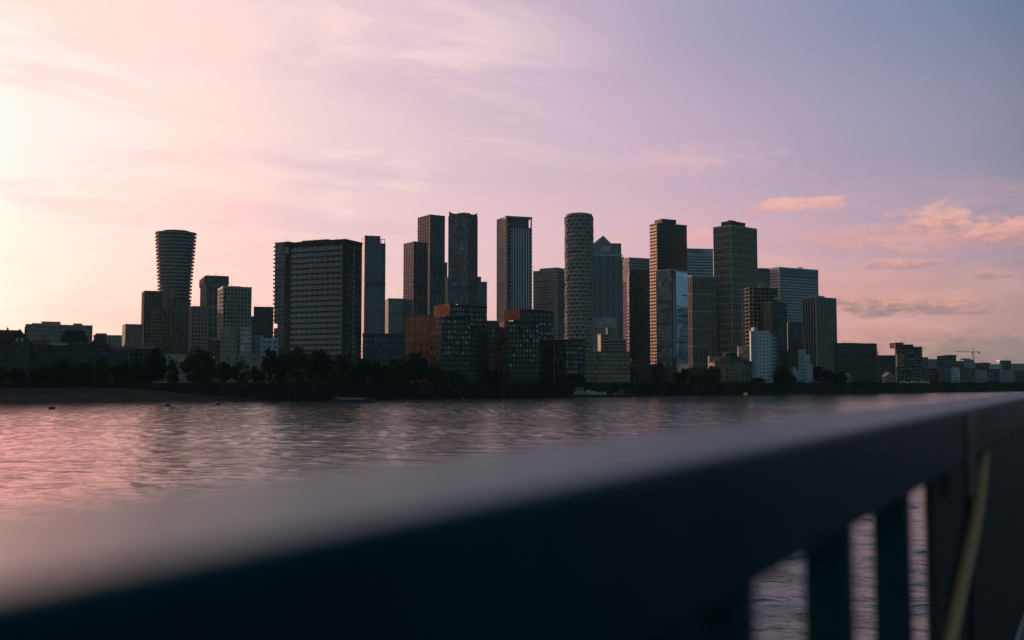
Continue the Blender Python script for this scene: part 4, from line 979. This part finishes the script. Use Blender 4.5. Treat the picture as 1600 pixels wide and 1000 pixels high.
midrise('grey white wing with long balconies left of the tall white stepped flats', 1152, 1154, 1176, 541, 720, 6, PALE, 3, 0, 3, 2.6, 1.2, [DARK, GLASSL], cat='apartment block')
# tall white stepped flats
b = midrise('tall white stepped flats with a slim stair shaft and balconies down the right side', 1171, 1173, 1202, 517, 680, 8, plain('white_render', (.5, .52, .55), .6, .08), 5, 0, 2.9, 1.3, 1.0, [GLASS, STEEL], skip=0, limit=100)
b.vol('stair_shaft', b.xb(1177), b.xb(1183), -1.2, 5, -1, b.z(511.5), WHITE)
b.vol('side_wing', b.w + .02, b.xb(1208), 1, 12, -1, b.z(522), WHITE)
bb = MB(); bb.box(0, 3.4, -1.5, 0, 0, .2); bb.box(0, 3.4, -1.5, -1.4, .2, 1.1); me = bb.mesh('balcony'); me.materials.append(WHITE)
for i in range(11): inst('balcony', me, b.root, (b.xb(1206), 1, b.z(524) - 2.9 * (i + 1)))
b = midrise('small white ziggurat like flats standing in front of the long dark block', 1246, 1248, 1259, 546, 690, 8, WHITE, 3, 0, 2.9, 1.2, 1.1, [GLASS, STEEL], skip=.25)
b.vol('right_step', b.w + .02, b.xb(1266), .5, 11, -1, b.z(554), WHITE); b.vol('right_step', b.xb(1266) + .02, b.xb(1270), 1, 10, -1, b.z(569), WHITE)
b.vol('left_step', b.xb(1239), -.02, .5, 10, -1, b.z(579), WHITE); b.vol('left_step', b.xb(1239), b.xb(1244), .8, 9, b.z(579), b.z(573.5), WHITE)
# dark long blocks
midrise('dark block of flats behind the tall white flats', 1208, 1210, 1240, 548, 740, 5, BLACKB, 7, 0, 3)
midrise('dark block of flats behind the white ziggurat flats', 1238, 1240, 1292, 541, 760, 5, BLACKB, 12, 0, 3.0, limit=80)
midrise('long flat roofed dark block of flats right of the striped tower', 1290, 1306, 1370, 536, 760, 12, BLACKB, 18, 4, 3.0, skip=.2, limit=100, plant=1.0, dmax=16)
b = midrise('low dark block with chimney stub between the long dark block and the three height flats', 1369, 1371, 1399, 555, 830, 5, BLACKB, 6, 0, 3)
mb = MB(); mb.cyl(b.xb(1375), 5, b.h - 1, b.z(546), .5, .35, 8); mb.build('chimney', STEEL, b.root)
b = midrise('dark flats tower with three uneven roof heights, highest on the far right bank', 1398, 1400, 1441, 543, 850, 6, BLACKB, 10, 0, 3, 1.8, 1.0, [GLASS, GLASSL], skip=.2, limit=100)
block(b, 'left_tower', 1399, 1411, 536, -1, 12, BROWN, b.box[5]); block(b, 'middle_tower', 1413, 1428, 538, 1, 12, BLACKB, b.box[5]); block(b, 'right_tower', 1428.5, 1440, 541.5, -.5, 12, plain('slate_blue_panels', (.08, .10, .12)), b.box[5])
b.vol('tan_base', b.xb(1400), b.xb(1411), -1.5, -.1, -1, b.z(553), plain('tan_panels', (.17, .15, .10))); b.vol('roof_canopy', b.xb(1397.5), b.xb(1413), -2, 12, b.z(536), b.z(535.3), DARK)
RB = [  # far right bank blocks: xl, xr, ytop, D, wall, windows, label
 (1440, 1450, 558, 900, BROWN, 3, 'narrow brown block at the foot of the three height flats tower'),
 (1450, 1465, 561, 980, 'g', 4, 'pale green roofed block behind the narrow brown one'),
 (1464, 1494, 556, 940, BLACKB, 8, 'dark flat topped block whose roof rises to the right, left of the crane'),
 (1494, 1507, 564, 1050, BLACKB, 4, 'low dark block between the flat topped block and the crane'),
 (1506, 1522, 562, 1000, 'g', 5, 'grey block with a raised roof room just left of the crane mast'),
 (1522, 1548, 567, 1080, BLACKB, 7, 'long low dark block just right of the crane mast'),
 (1546, 1566, 569, 960, 'w', 6, 'pale windowed block on the far right skyline'),
 (1562, 1580, 564, 1000, BLACKB, 5, 'dark block with a flat raised box near the right edge'),
 (1580, 1602, 568, 1050, 'g', 6, 'grey low block at the right edge of the skyline'),
 (1600, 1640, 567, 1080, BLACKB, 9, 'dark low block cut by the right edge of the photo'),
 (1438, 1466, 576, 880, BLACKB, 8, 'dark riverside flats behind the moored white boats'),
 (1466, 1486, 574, 860, BROWN, 6, 'olive brown riverside flats left of the white arched one'),
 (1486, 1499, 574, 850, 'w', 3, 'white fronted narrow house with stacked bay windows on the right bank'),
 (1499, 1524, 575, 865, BROWN, 7, 'brown riverside flats right of the white bay windowed house'),
 (1524, 1542, 578, 870, 'g', 5, 'grey riverside terrace with pale window surrounds'),
 (1541, 1562, 577, 880, BLACKB, 6, 'dark riverside terrace between two grey ones'),
 (1560, 1584, 578, 900, 'g', 7, 'second grey riverside terrace, nearer the right edge'),
 (1583, 1602, 579, 910, BLACKB, 5, 'dark riverside terrace with a small white gable at the right edge'),
 (1600, 1650, 577, 930, BROWN, 10, 'brown riverside flats cut by the right edge of the photo'),
 (1370, 1399, 572, 820, BLACKB, 8, 'dark riverside block behind the small white gabled boathouses'),
 (1346, 1368, 570, 800, 'g', 5, 'grey clad shed like block under the long dark flats'),
 (1290, 1345, 575, 770, BLACKB, 12, 'low dark terrace under the long dark flats'),
 (1400, 1440, 573, 835, BLACKB, 8, 'dark terrace at the foot of the three height flats tower'),
 (986, 1016, 560, 760, BLACKB, 8, 'low dark block behind the river terraces, below the slotted gridded block'),
 (1020, 1075, 572, 740, BLACKB, 12, 'low dark block at the foot of the blue glazed building'),
 (1073, 1110, 577, 750, BLACKB, 8, 'low dark block at the foot of the wavy ribbed tower'),
 (1196, 1244, 580, 700, BLACKB, 9, 'low dark terrace between the tall white flats and the white ziggurat flats'),
 (560, 640, 560, 640, BLACKB, 14, 'low dark terrace behind the treetops left of the orange flats'),
 (296, 350, 566, 600, BLACKB, 10, 'low dark terrace behind the round tree, left of the white wall'),
]
GR = plain('grey_green_render', (.20, .23, .22)); WH = plain('white_front', (.42, .44, .45))
for xl, xr, yt, D, wall, nb, l in RB:
    b = midrise(l, xl, xl + .4, xr, yt, D, 5, {'g': GR, 'w': WH}.get(wall, wall) if isinstance(wall, str) else wall, nb, 0, 3.0, 1.5, 1.2, [GLASS, GLASSL], plant=1.0 if xr - xl > 24 else 0, skip=.15, dmax=12, limit=50)
    if xl == 1464: b.vol('raised_roof', b.xb(1482), b.xb(1494.5), -.6, 11, b.box[5] + .61, b.z(554.5), SLATE)
    if xl == 1506: block(b, 'roof_room', 1507, 1517, 560, 1, 9, GR, b.box[5] + .01)
    if xl == 1562: block(b, 'roof_room', 1563, 1579, 563.0, .5, 9, METAL, b.box[5] + .01)
    if xl == 1486:
        mb = MB(); mb.box(-1.8, 1.8, -.8, 0, 0, 1.1); me = mb.mesh('bay_sill'); me.materials.append(WHITE)
        for i in range(4): inst('bay_sill', me, b.root, (b.w / 2, 0, 1 + 3 * i))
# small white gabled boathouses and moored boats
HB = [(1322, 1331, 583, 'white gabled boathouse, first from the long dark terrace end'), (1341, 1349, 584, 'small white gabled boathouse left of the grey shed'), (1352, 1361, 583, 'white gabled boathouse under the grey shed like block'),
      (1365, 1373, 583, 'white gabled boathouse right of the grey shed like block'), (1384, 1396, 582, 'widest white gabled boathouse, left of the moored white boats')]
for a, c, y, l in HB: house(l, a, c, y, y + 6, 728, PALE, 12, 'gable_front', 2, WHITE, 7, 'boathouse', False, 'boathouse', 'white gabled boathouses on the right bank')
# ------------------------------------------------------------------ crane
r = empty('tower_crane', (*at(1521, 560, 1250)[:2], GZ), R(-8), label='tower crane with a long thin jib on the far right skyline', cat='crane')
k = 1250 / 1600; zj = zat(550.5, 1250) - GZ
def lattice(p0, p1, wd, n, rr=.14):
    m = MB(); p0, p1 = Vector(p0), Vector(p1); t = (p1 - p0).normalized(); a = Vector((0, 1, 0)); c = t.cross(a).normalized()
    cs = [a * wd / 2 + c * wd / 2, a * -wd / 2 + c * wd / 2, a * -wd / 2 - c * wd / 2, a * wd / 2 - c * wd / 2]
    for q in cs: m.tube([p0 + q, p1 + q], rr, 4)
    for i in range(n):
        u, v = p0.lerp(p1, i / n), p0.lerp(p1, (i + 1) / n)
        for j in range(4): m.tube([u + cs[j], v + cs[(j + 1) % 4]], rr * .7, 3)
    return m
CR = plain('crane_paint', (.30, .16, .10), .6)
lattice((0, 0, 0), (0, 0, zj), 1.6, 14).build('mast', CR, r)
lattice((1, 0, zj + .5), (-27 * k, 0, zj + 1.2), 1.1, 16, .1).build('jib', CR, r)
lattice((1, 0, zj + .5), (10 * k, 0, zj + .5), 1.1, 5, .1).build('counter_jib', CR, r)
mb = MB(); mb.box(8 * k, 10 * k, -.8, .8, zj - 1.6, zj + .1); mb.build('counterweight', GREY, r)
mb = MB(); mb.box(-1.9, -.9, -.7, .7, zj - 1.6, zj + .2); mb.build('cab', PALE, r)
mb = MB(); mb.tube([(0, 0, zj + 1), (.2, 0, zj + 5)], [.5, .15], 6); mb.tube([(.2, 0, zj + 5), (-16 * k, 0, zj + 1.6)], .06, 4); mb.tube([(.2, 0, zj + 5), (9 * k, 0, zj + 1)], .06, 4); mb.build('apex_and_ties', CR, r)

# ------------------------------------------------------------------ trees
def leafm(name, c):
    m, n, p = newmat(name); t = n.t; g = t.nodes.new('ShaderNodeNewGeometry'); oi = t.nodes.new('ShaderNodeObjectInfo')
    f = n.noise(g.outputs['Position'], .35, 4, .6)
    cc = n.mix(n.smooth(f, .3, .7), tuple(v * .55 for v in c), tuple(v * 1.5 for v in c))
    t.links.new(cc, p.inputs['Base Color']); p.inputs['Roughness'].default_value = .65
    p.inputs['Specular IOR Level'].default_value = .08
    return m
LF = [leafm('dark_leaves', (.011, .022, .014)), leafm('olive_leaves', (.028, .040, .018))]
def crown_mesh(seed, n=5200, flat=.82, size=.085):
    """unit crown: leaf clumps spread through a lumpy volume"""
    rr = random.Random(seed); b = MB(); cl = []
    for i in range(34):
        while True:
            p = Vector((rr.uniform(-1, 1), rr.uniform(-1, 1), rr.uniform(-1, 1)))
            if .25 < p.length < .86: break
        cl.append((Vector((p.x, p.y, p.z * flat)), rr.uniform(.16, .36)))
    for i in range(n):
        c, rad = rr.choice(cl)
        d = Vector((rr.gauss(0, 1), rr.gauss(0, 1), rr.gauss(0, 1))).normalized() * rad * rr.uniform(.45, 1.08)
        p = c + d; s = size * rr.uniform(.45, 1.1)
        q = Vector((rr.gauss(0, 1), rr.gauss(0, 1), rr.gauss(0, 1))).normalized(); u = q.orthogonal().normalized() * s; v = q.cross(u).normalized() * s * .7
        b.add([p - u, p + v * .8, p + u, p - v * .8], [(0, 1, 2, 3)])
    return b.mesh('crown')
CROWNS = []
for s_ in range(5):
    me = crown_mesh(40 + s_, flat=[.8, .95, .7, 1.1, .85][s_]); me.materials.append(LF[s_ % 2]); CROWNS.append(me)
def trunk_mesh(seed):
    rr = random.Random(seed); b = MB()
    b.tube([(0, 0, -.3), (.01, 0, .2), (0, .02, .55), (.03, 0, .9)], [.055, .042, .034, .015], 8)
    for i in range(7):
        a = rr.uniform(0, 6.28); z = rr.uniform(.35, .7); L = rr.uniform(.3, .55)
        b.tube([(0, 0, z), (math.cos(a) * L * .5, math.sin(a) * L * .5, z + .15), (math.cos(a) * L, math.sin(a) * L, z + .42)], [.022, .014, .006], 5)
    return b.mesh('trunk')
TRUNKS = []
for s_ in range(3): me = trunk_mesh(s_); me.materials.append(BARK); TRUNKS.append(me)
ti = 0
def tree(px, yt, wpx, D, label, kind=None, group=None, base=GZ):
    """px: centre, yt: top row, wpx: crown width in photo px"""
    global ti; ti += 1
    D = Dof(px, interp(px, [(0, 47), (280, 47), (430, 7), (1700, 7)]) + (ti % 3) * 2.5); k = D / 1600; H = zat(yt, D) - base; rx = wpx / 2 * k * 1.04
    p = at(px, 590, D)
    r = empty('broadleaf_tree', (p.x, p.y, base), random.uniform(0, 6), label=label, cat='tree', group=group)
    i = ti % 5 if kind is None else kind; fl = [.8, .95, .7, 1.1, .85][i]
    rz = H * .5; cz = H - rz * .97
    c = inst('crown', CROWNS[i], r, (0, 0, cz), random.uniform(0, 6)); c.scale = (rx, rx, rz / fl)
    t = inst('trunk', TRUNKS[ti % 3], r, (0, 0, 0), random.uniform(0, 6)); t.scale = (H * .8, H * .8, H * .92)
T = [
 (310, 545, 54, 500, 'big round dark tree standing right of the three white cars'),
 (243, 546, 30, 505, 'upright dark tree below the brown brick tower'),
 (270, 562, 26, 500, 'small bushy tree between the upright tree and the big round one'),
 (222, 566, 32, 495, 'low dark tree in front of the flat pale roofed house'),
 (190, 563, 30, 490, 'low dark tree before the long plain ridged house'),
 (160, 560, 26, 488, 'dark tree before the rounded gabled house'),
 (130, 568, 28, 486, 'small dark tree under the mansard roofed house'),
 (96, 562, 34, 484, 'dark tree before the flat pale edged house'),
 (62, 570, 30, 480, 'dark tree under the low terraced house'),
 (26, 574, 30, 474, 'small dark tree at the foot of the steep gabled house'),
 (-10, 568, 36, 470, 'dark tree at the left edge under the long ridged house'),
 (352, 567, 30, 505, 'low hedge like tree in front of the long white terrace wall'),
 (378, 565, 30, 510, 'rounded low tree below the white flats'),
 (402, 572, 24, 510, 'low tree just left of the tall tree mass by the banded slab'),
 (430, 543, 44, 492, 'tall olive edged tree left of the foot of the banded slab'),
 (462, 541, 50, 496, 'tall tree before the left corner of the banded slab'),
 (496, 548, 48, 494, 'broad tree before the middle of the banded slab'),
 (528, 556, 46, 498, 'broad tree before the right half of the banded slab'),
 (560, 559, 40, 500, 'dark tree below the slit windowed end of the banded slab'),
 (590, 562, 40, 505, 'dark tree in front of the slanted strut building'),
 (620, 560, 36, 510, 'dark tree just left of the orange brick flats'),
 (650, 553, 44, 515, 'rounded dark tree before the orange brick flats'),
 (680, 570, 34, 520, 'low dark tree at the left foot of the black brick flats'),
 (712, 580, 30, 535, 'low tree at the foot of the nearest black brick flats'),
 (768, 574, 32, 560, 'small tree before the rust brown recessed flats'),
 (850, 582, 30, 570, 'low tree at the foot of the rust cornered flats'),
 (900, 584, 30, 600, 'low tree under the low dark brick flats'),
 (1030, 566, 26, 700, 'dark tree at the foot of the gold edged tower'),
 (1066, 576, 28, 690, 'dark tree below the blue glazed building'),
 (1090, 584, 26, 680, 'small tree before the dark house with white porch'),
 (1112, 572, 30, 670, 'dark tree hugging the left of the octagonal flats'),
 (1222, 574, 26, 700, 'dark tree between the tall white flats and the white ziggurat flats'),
 (1238, 584, 20, 690, 'small tree touching the left of the white ziggurat flats'),
 (1284, 572, 32, 740, 'dark tree right of the white ziggurat flats'),
 (1310, 580, 26, 740, 'low dark tree left of the white gabled boathouses'),
 (1184, 590, 26, 650, 'low tree at the foot of the tall white flats'),
]
for i, (px, yt, wp, D, l) in enumerate(T): tree(px, yt, wp, D, l)
# undergrowth along the wall: one leafy mass
rr = random.Random(12); b = MB()
def clumpline(t0, t1, s0, s1, h0, h1, n):
    for i in range(n):
        t = rr.uniform(t0, t1); s = rr.uniform(s0, s1); c = bankm(t, s, GZ); hh = rr.uniform(h0, h1)
        for k in range(34):
            d = Vector((rr.gauss(0, 1) * 1.3, rr.gauss(0, 1) * 1.3, abs(rr.gauss(0, .6)) * hh)); p = c + d; s2 = rr.uniform(.18, .42)
            q = Vector((rr.gauss(0, 1), rr.gauss(0, 1), rr.gauss(0, 1))).normalized(); u = q.orthogonal().normalized() * s2; v = q.cross(u).normalized() * s2 * .7
            b.add([p - u, p + v, p + u, p - v], [(0, 1, 2, 3)])
clumpline(-60, TL, 44, 50, 1.2, 3.2, 90)
clumpline(TL, TR + 40, 30, 36, 1.2, 3, 40)
clumpline(along(430), along(700), 4, 9, 1.2, 3.4, 130)
clumpline(along(700), along(1250), 4, 8, .8, 2.0, 190)
clumpline(along(1250), along(1620), 5, 12, 1.0, 3.2, 230)
tag(b.build('undergrowth', LF[0]), kind='stuff')

# ------------------------------------------------------------------ cars, boats, buoys
def car(px, py, D, rz, label, z):
    p = at(px, py, D); r = empty('parked_car', (p.x, p.y, z), rz, label=label, cat='car', group='white cars parked behind the foreshore')
    m = MB(); prof = [(-2.1, .35), (-2.15, .75), (-1.4, .92), (-.75, 1.42), (.9, 1.45), (1.55, .98), (2.1, .9), (2.15, .4)]
    for w0, pr in ((.85, prof),):
        n = len(pr); m.add([(x, -w0, z_) for x, z_ in pr] + [(x, w0, z_) for x, z_ in pr], [tuple(range(n)), tuple(range(n, 2 * n))[::-1]] + [(i, n + i, n + (i + 1) % n, (i + 1) % n) for i in range(n)])
    m.build('body', WHITE, r)
    m = MB(); m.box(-.7, .8, -.87, .87, .98, 1.32); m.build('side_windows', GLASS, r)
    m = MB(); m.add([(-1.42, -.75, .96), (-1.42, .75, .96), (-.82, .7, 1.43), (-.82, -.7, 1.43)], [(0, 1, 2, 3)]); m.build('windscreen', GLASSL, r)
    wm2 = MB(); wm2.tube([(0, -.1, 0), (0, .1, 0)], .32, 14); me = wm2.mesh('wheel'); me.materials.append(DARK)
    for x in (-1.35, 1.35):
        for y in (-.78, .78): inst('wheel', me, r, (x, y, .32))
DC = Dof(272, 46)
b = MB(); q = [at(236, 590, DC - 6), at(305, 590, DC + 6), at(305, 590, DC + 22), at(236, 590, DC + 14)]
b.prism([(v.x, v.y) for v in q], GZ - .5, GZ + 1.7); tag(b.build('car_park_terrace', GREY), kind='structure')
car(257, 592, DC + 6, R(8), 'leftmost of the three parked white cars, longest pale roof', GZ + 1.7)
car(278, 593, DC + 6, R(20), 'middle one of the three parked white cars', GZ + 1.7)
car(294, 592, DC + 6, R(-25), 'rightmost of the three parked white cars, under the big round tree', GZ + 1.7)

NAVY = plain('navy_hull', (.02, .035, .06), .4); RUST = plain('rusty_hull', (.03, .027, .027), .7)
def hull(L, Wd, H, mat, root, bow=.14, stern=.03):
    m = MB(); secs = [(0, .75, .35), (stern * L, 1, 0), ((1 - bow) * L, 1, 0), (L * (1 - bow * .4), .8, .25), (L, .3, .85)]
    vs = []
    for x, wf, rise in secs:
        hw = Wd / 2 * wf; zb = -.4 + (H + .4) * rise
        vs += [(x, -hw * .85, zb), (x, hw * .85, zb), (x, hw, H), (x, -hw, H)]
    fs = [(0, 3, 2, 1)]
    for i in range(len(secs) - 1):
        a, c = i * 4, i * 4 + 4
        for j in range(4): fs.append((a + j, a + (j + 1) % 4, c + (j + 1) % 4, c + j))
    fs.append(tuple(len(vs) - 4 + j for j in range(4)))
    m.add(vs, fs); return m.build('hull', mat, root)
p0 = onwater(523, 629); r = empty('moored_barge', (p0.x, p0.y, 0), 0, label='small dark blue lighter with a pale gunwale moored alone below the banded slab', cat='barge')
k = p0.y / 1600; Lb = 62 * k; hull(Lb, 5, 2.0, NAVY, r, .16)
m = MB(); m.box(2.5, Lb * .78, -2.62, -2.45, 1.55, 1.85); m.box(2.5, Lb * .78, 2.45, 2.62, 1.55, 1.85); m.build('gunwale', METAL, r)
m = MB(); m.box(2, Lb * .8, -1.9, 1.9, 2.0, 2.35); m.build('hatch_cover', NAVY, r)
m = MB(); m.box(.4, 1.4, -1, 1, 2.0, 2.9); m.build('stern_locker', STEEL, r)
p0 = onwater(893, 620.3); r = empty('cargo_barge', (p0.x, p0.y, 0), 0, label='long black barge with a pale wheelhouse and a heap of cargo moored at centre right', cat='barge')
k = p0.y / 1600; Lb = 97 * k; hull(Lb, 8, 1.5, RUST, r, .04, .06)
WHS = plain('weathered_white', (.22, .26, .26), .7, .3, .8)
m = MB(); m.box(1.5, 9, -2.8, 2.8, 1.5, 3.6); m.build('accommodation', WHS, r)
m = MB(); m.box(3.2, 7.4, -2.2, 2.2, 3.6, 5.6); m.box(2.8, 7.8, -2.6, 2.6, 5.6, 5.8); wh = m.build('wheelhouse', WHS, r)
m = MB(); m.box(3.6, 7.0, -2.26, 2.26, 4.3, 5.2); m.build('window', GLASS, wh)
m = MB(); m.tube([(5, 0, 5.8), (5, 0, 8)], .08, 6); m.tube([(2, 1.5, 3.6), (2, 1.5, 5.4)], .25, 8); m.build('funnel_and_mast', STEEL, r)
m = MB()
for i in range(10): m.box(1.6 + i * .9, 1.66 + i * .9, -3.2, -3.14, 1.5, 2.5)
m.box(1.5, 10, -3.2, -3.14, 2.45, 2.52); m.build('guard_rail', WHS, r)
rr = random.Random(3); m = MB(); n1, n2 = 22, 7; vs = []
for i in range(n1):
    for j in range(n2):
        f = i / (n1 - 1); g = j / (n2 - 1); e_ = math.sin(math.pi * g) ** .6
        vs.append((9.5 + f * 11, -2.9 + 5.8 * g, 1.5 + (2.4 * (1 - f) ** .7 * e_ + .5 * e_) * rr.uniform(.75, 1.1)))
m.add(vs, [(i * n2 + j, (i + 1) * n2 + j, (i + 1) * n2 + j + 1, i * n2 + j + 1) for i in range(n1 - 1) for j in range(n2 - 1)]); m.build('cargo_heap', WHS, r)
for i in range(14):
    m = MB(); a_ = rr.uniform(0, 3.1); M_ = Matrix.Translation((rr.uniform(10, 21.5), rr.uniform(-2.2, .5), 0)) @ Matrix.Rotation(a_, 4, 'Z'); zz = rr.uniform(1.6, 3.4 - .1 * i)
    m.box(-rr.uniform(.4, 1.1), rr.uniform(.4, 1.1), -.6, .6, 1.5, max(zz, 2.0) + .5, 0, M_); m.build('crate', [WHS, STEEL, METAL][i % 3], r)
m = MB()
for x in (30, 31.6, 33.2): m.tube([(x, -2, 1.5), (x, -2, 4.2), (x, 2, 4.2), (x, 2, 1.5)], .1, 6)
m.tube([(30, -2, 4.2), (33.2, -2, 4.2)], .1, 6); m.build('deck_frame', WHS, r)
m = MB(); m.box(26.5, 28.6, -1, 1, 1.5, 2.6); m.build('deck_box', WHS, r)
m = MB(); m.box(29, 39, -2.6, 2.6, 1.5, 1.9); m.build('hatch_cover', plain('green_hatch', (.05, .08, .07)), r)
def buoy(px, pw, wpx, label, mat, dome=False):
    p = onwater(px, pw); r_ = 1.15 * wpx / 2 * p.y / 1600
    r = empty('mooring_buoy', (p.x, p.y, .12), random.uniform(0, 3), label=label, cat='buoy', group='mooring buoys on the river')
    m = MB()
    if dome: m.cyl(0, 0, -.3, r_ * .5, r_, r_ * .95, 20); m.cyl(0, 0, r_ * .5, r_ * .95, r_ * .95, r_ * .4, 20)
    else: m.tube([(-r_, 0, r_ * .32), (-r_ * .9, 0, r_ * .34), (r_ * .9, 0, r_ * .34), (r_, 0, r_ * .32)], [r_ * .45, r_ * .55, r_ * .55, r_ * .45], 16)
    m.build('float', mat, r)
    m = MB(); m.tube([(-.12, 0, r_ * .85), (-.12, 0, r_ * .85 + .25), (.12, 0, r_ * .85 + .25), (.12, 0, r_ * .85)], .04, 6); m.build('ring', STEEL, r)
    r.rotation_euler.z = random.uniform(-.2, .2)
BK = plain('black_buoy', (.012, .014, .016), .5); YL = plain('yellow_buoy', (.45, .5, .06), .5)
buoy(81, 639.5, 8, 'nearest and leftmost black mooring buoy on the bright pink water', BK)
buoy(262, 634.6, 7, 'black mooring buoy off the white cars, left of another', BK)
buoy(341, 633.2, 6.5, 'black mooring buoy off the end of the foreshore', BK)
buoy(585, 628.2, 5.2, 'small black mooring buoy just off the bow of the blue lighter', BK)
buoy(724, 624.8, 5.5, 'small dark domed buoy off the black brick flats', BK, True)
buoy(1165, 617.2, 6.5, 'yellow green domed buoy on the grey water at the right', YL, True)
buoy(1257, 616.2, 7, 'low dark buoy right of the yellow green one', BK, True)
# moored white boats at the right
def cruiser(px, wpx, label):
    p = bank(px, -6, 0); D = p.y; L = wpx * D / 1600
    p = bank(px, 6, GZ)
    r = empty('laid_up_boat', (p.x, p.y, GZ + .1), R(4), label=label, cat='boat', group='white boats laid up on the right bank')
    hull(L, L * .28, 1.8, WHITE, r, .3, .05)
    m = MB(); m.add([(L * .15, -L * .1, 1.8), (L * .62, -L * .1, 1.8), (L * .52, -L * .09, 3.3), (L * .18, -L * .09, 3.3), (L * .15, L * .1, 1.8), (L * .62, L * .1, 1.8), (L * .52, L * .09, 3.3), (L * .18, L * .09, 3.3)],
        [(0, 1, 2, 3), (7, 6, 5, 4), (0, 4, 5, 1), (1, 5, 6, 2), (2, 6, 7, 3), (3, 7, 4, 0)]); m.build('cabin', WHS, r)
    m = MB(); m.box(L * .2, L * .5, -L * .105, L * .105, 2.3, 2.9); m.build('cabin_window', GLASS, r)
cruiser(1415, 16, 'white cabin boat laid up on the bank, first past the boathouses'); cruiser(1432, 14, 'white cabin boat laid up on the bank, middle of three'); cruiser(1447, 17, 'white cabin boat laid up on the bank, third past the boathouses')
# bank railings and lamp posts on the far wall
lm = MB(); lm.tube([(0, 0, 0), (0, 0, 5.2)], [.09, .05], 6); lp = lm.mesh('pole'); lp.materials.append(STEEL)
hm_ = MB(); hm_.cyl(0, 0, 5.2, 5.7, .14, .26, 8); hm_.cyl(0, 0, 5.7, 5.8, .28, .1, 8); hp = hm_.mesh('lamp_head'); hp.materials.append(STEEL)
LPL = ['before the left corner of the banded slab', 'before the middle of the banded slab', 'before the right end of the banded slab', 'left of the slanted strut building', 'before the slanted strut building', 'before the orange brick flats', 'at the nearest black brick flats', 'below the horned tower', 'before the rust brown recessed flats',
 'below the pale framed tower', 'before the rust cornered flats', 'under the wide plain office block', 'under the honeycomb cylinder', 'under the citi lettered tower', 'under the slate glass office block', 'under the slotted gridded block', 'under the blue glazed building', 'under the wavy ribbed tower', 'before the octagonal flats, left half', 'before the octagonal flats, right half',
 'before the tall white flats', 'before the white ziggurat flats', 'under the striped tower', 'before the long dark block', 'before the grey shed', 'before the three height flats tower', 'left of the crane', 'right of the crane']
for i, px in enumerate(range(450, 1600, 42)):
    p = bank(px, 2.2, GZ); r = empty('street_lamp', p, 0, label='thin lamp post on the far riverside path ' + LPL[i], cat='street lamp', group='lamp posts along the far riverside path')
    inst('pole', lp, r, (0, 0, 0)); inst('lamp_head', hp, r, (0, 0, 0))

HAZE = 2.6e-5
# ------------------------------------------------------------------ evening haze
b = MB(); b.box(-6000, 6000, -6000, 6000, -1.5, 330)
hz_ = bpy.data.materials.new('haze'); hz_.use_nodes = True; t = hz_.node_tree; t.nodes.clear()
pv = t.nodes.new('ShaderNodeVolumePrincipled'); pv.inputs['Density'].default_value = HAZE; pv.inputs['Color'].default_value = (.42, .85, 1, 1); pv.inputs['Anisotropy'].default_value = 0
ou = t.nodes.new('ShaderNodeOutputMaterial'); t.links.new(pv.outputs[0], ou.inputs['Volume'])
tag(b.build('haze', hz_), kind='stuff')
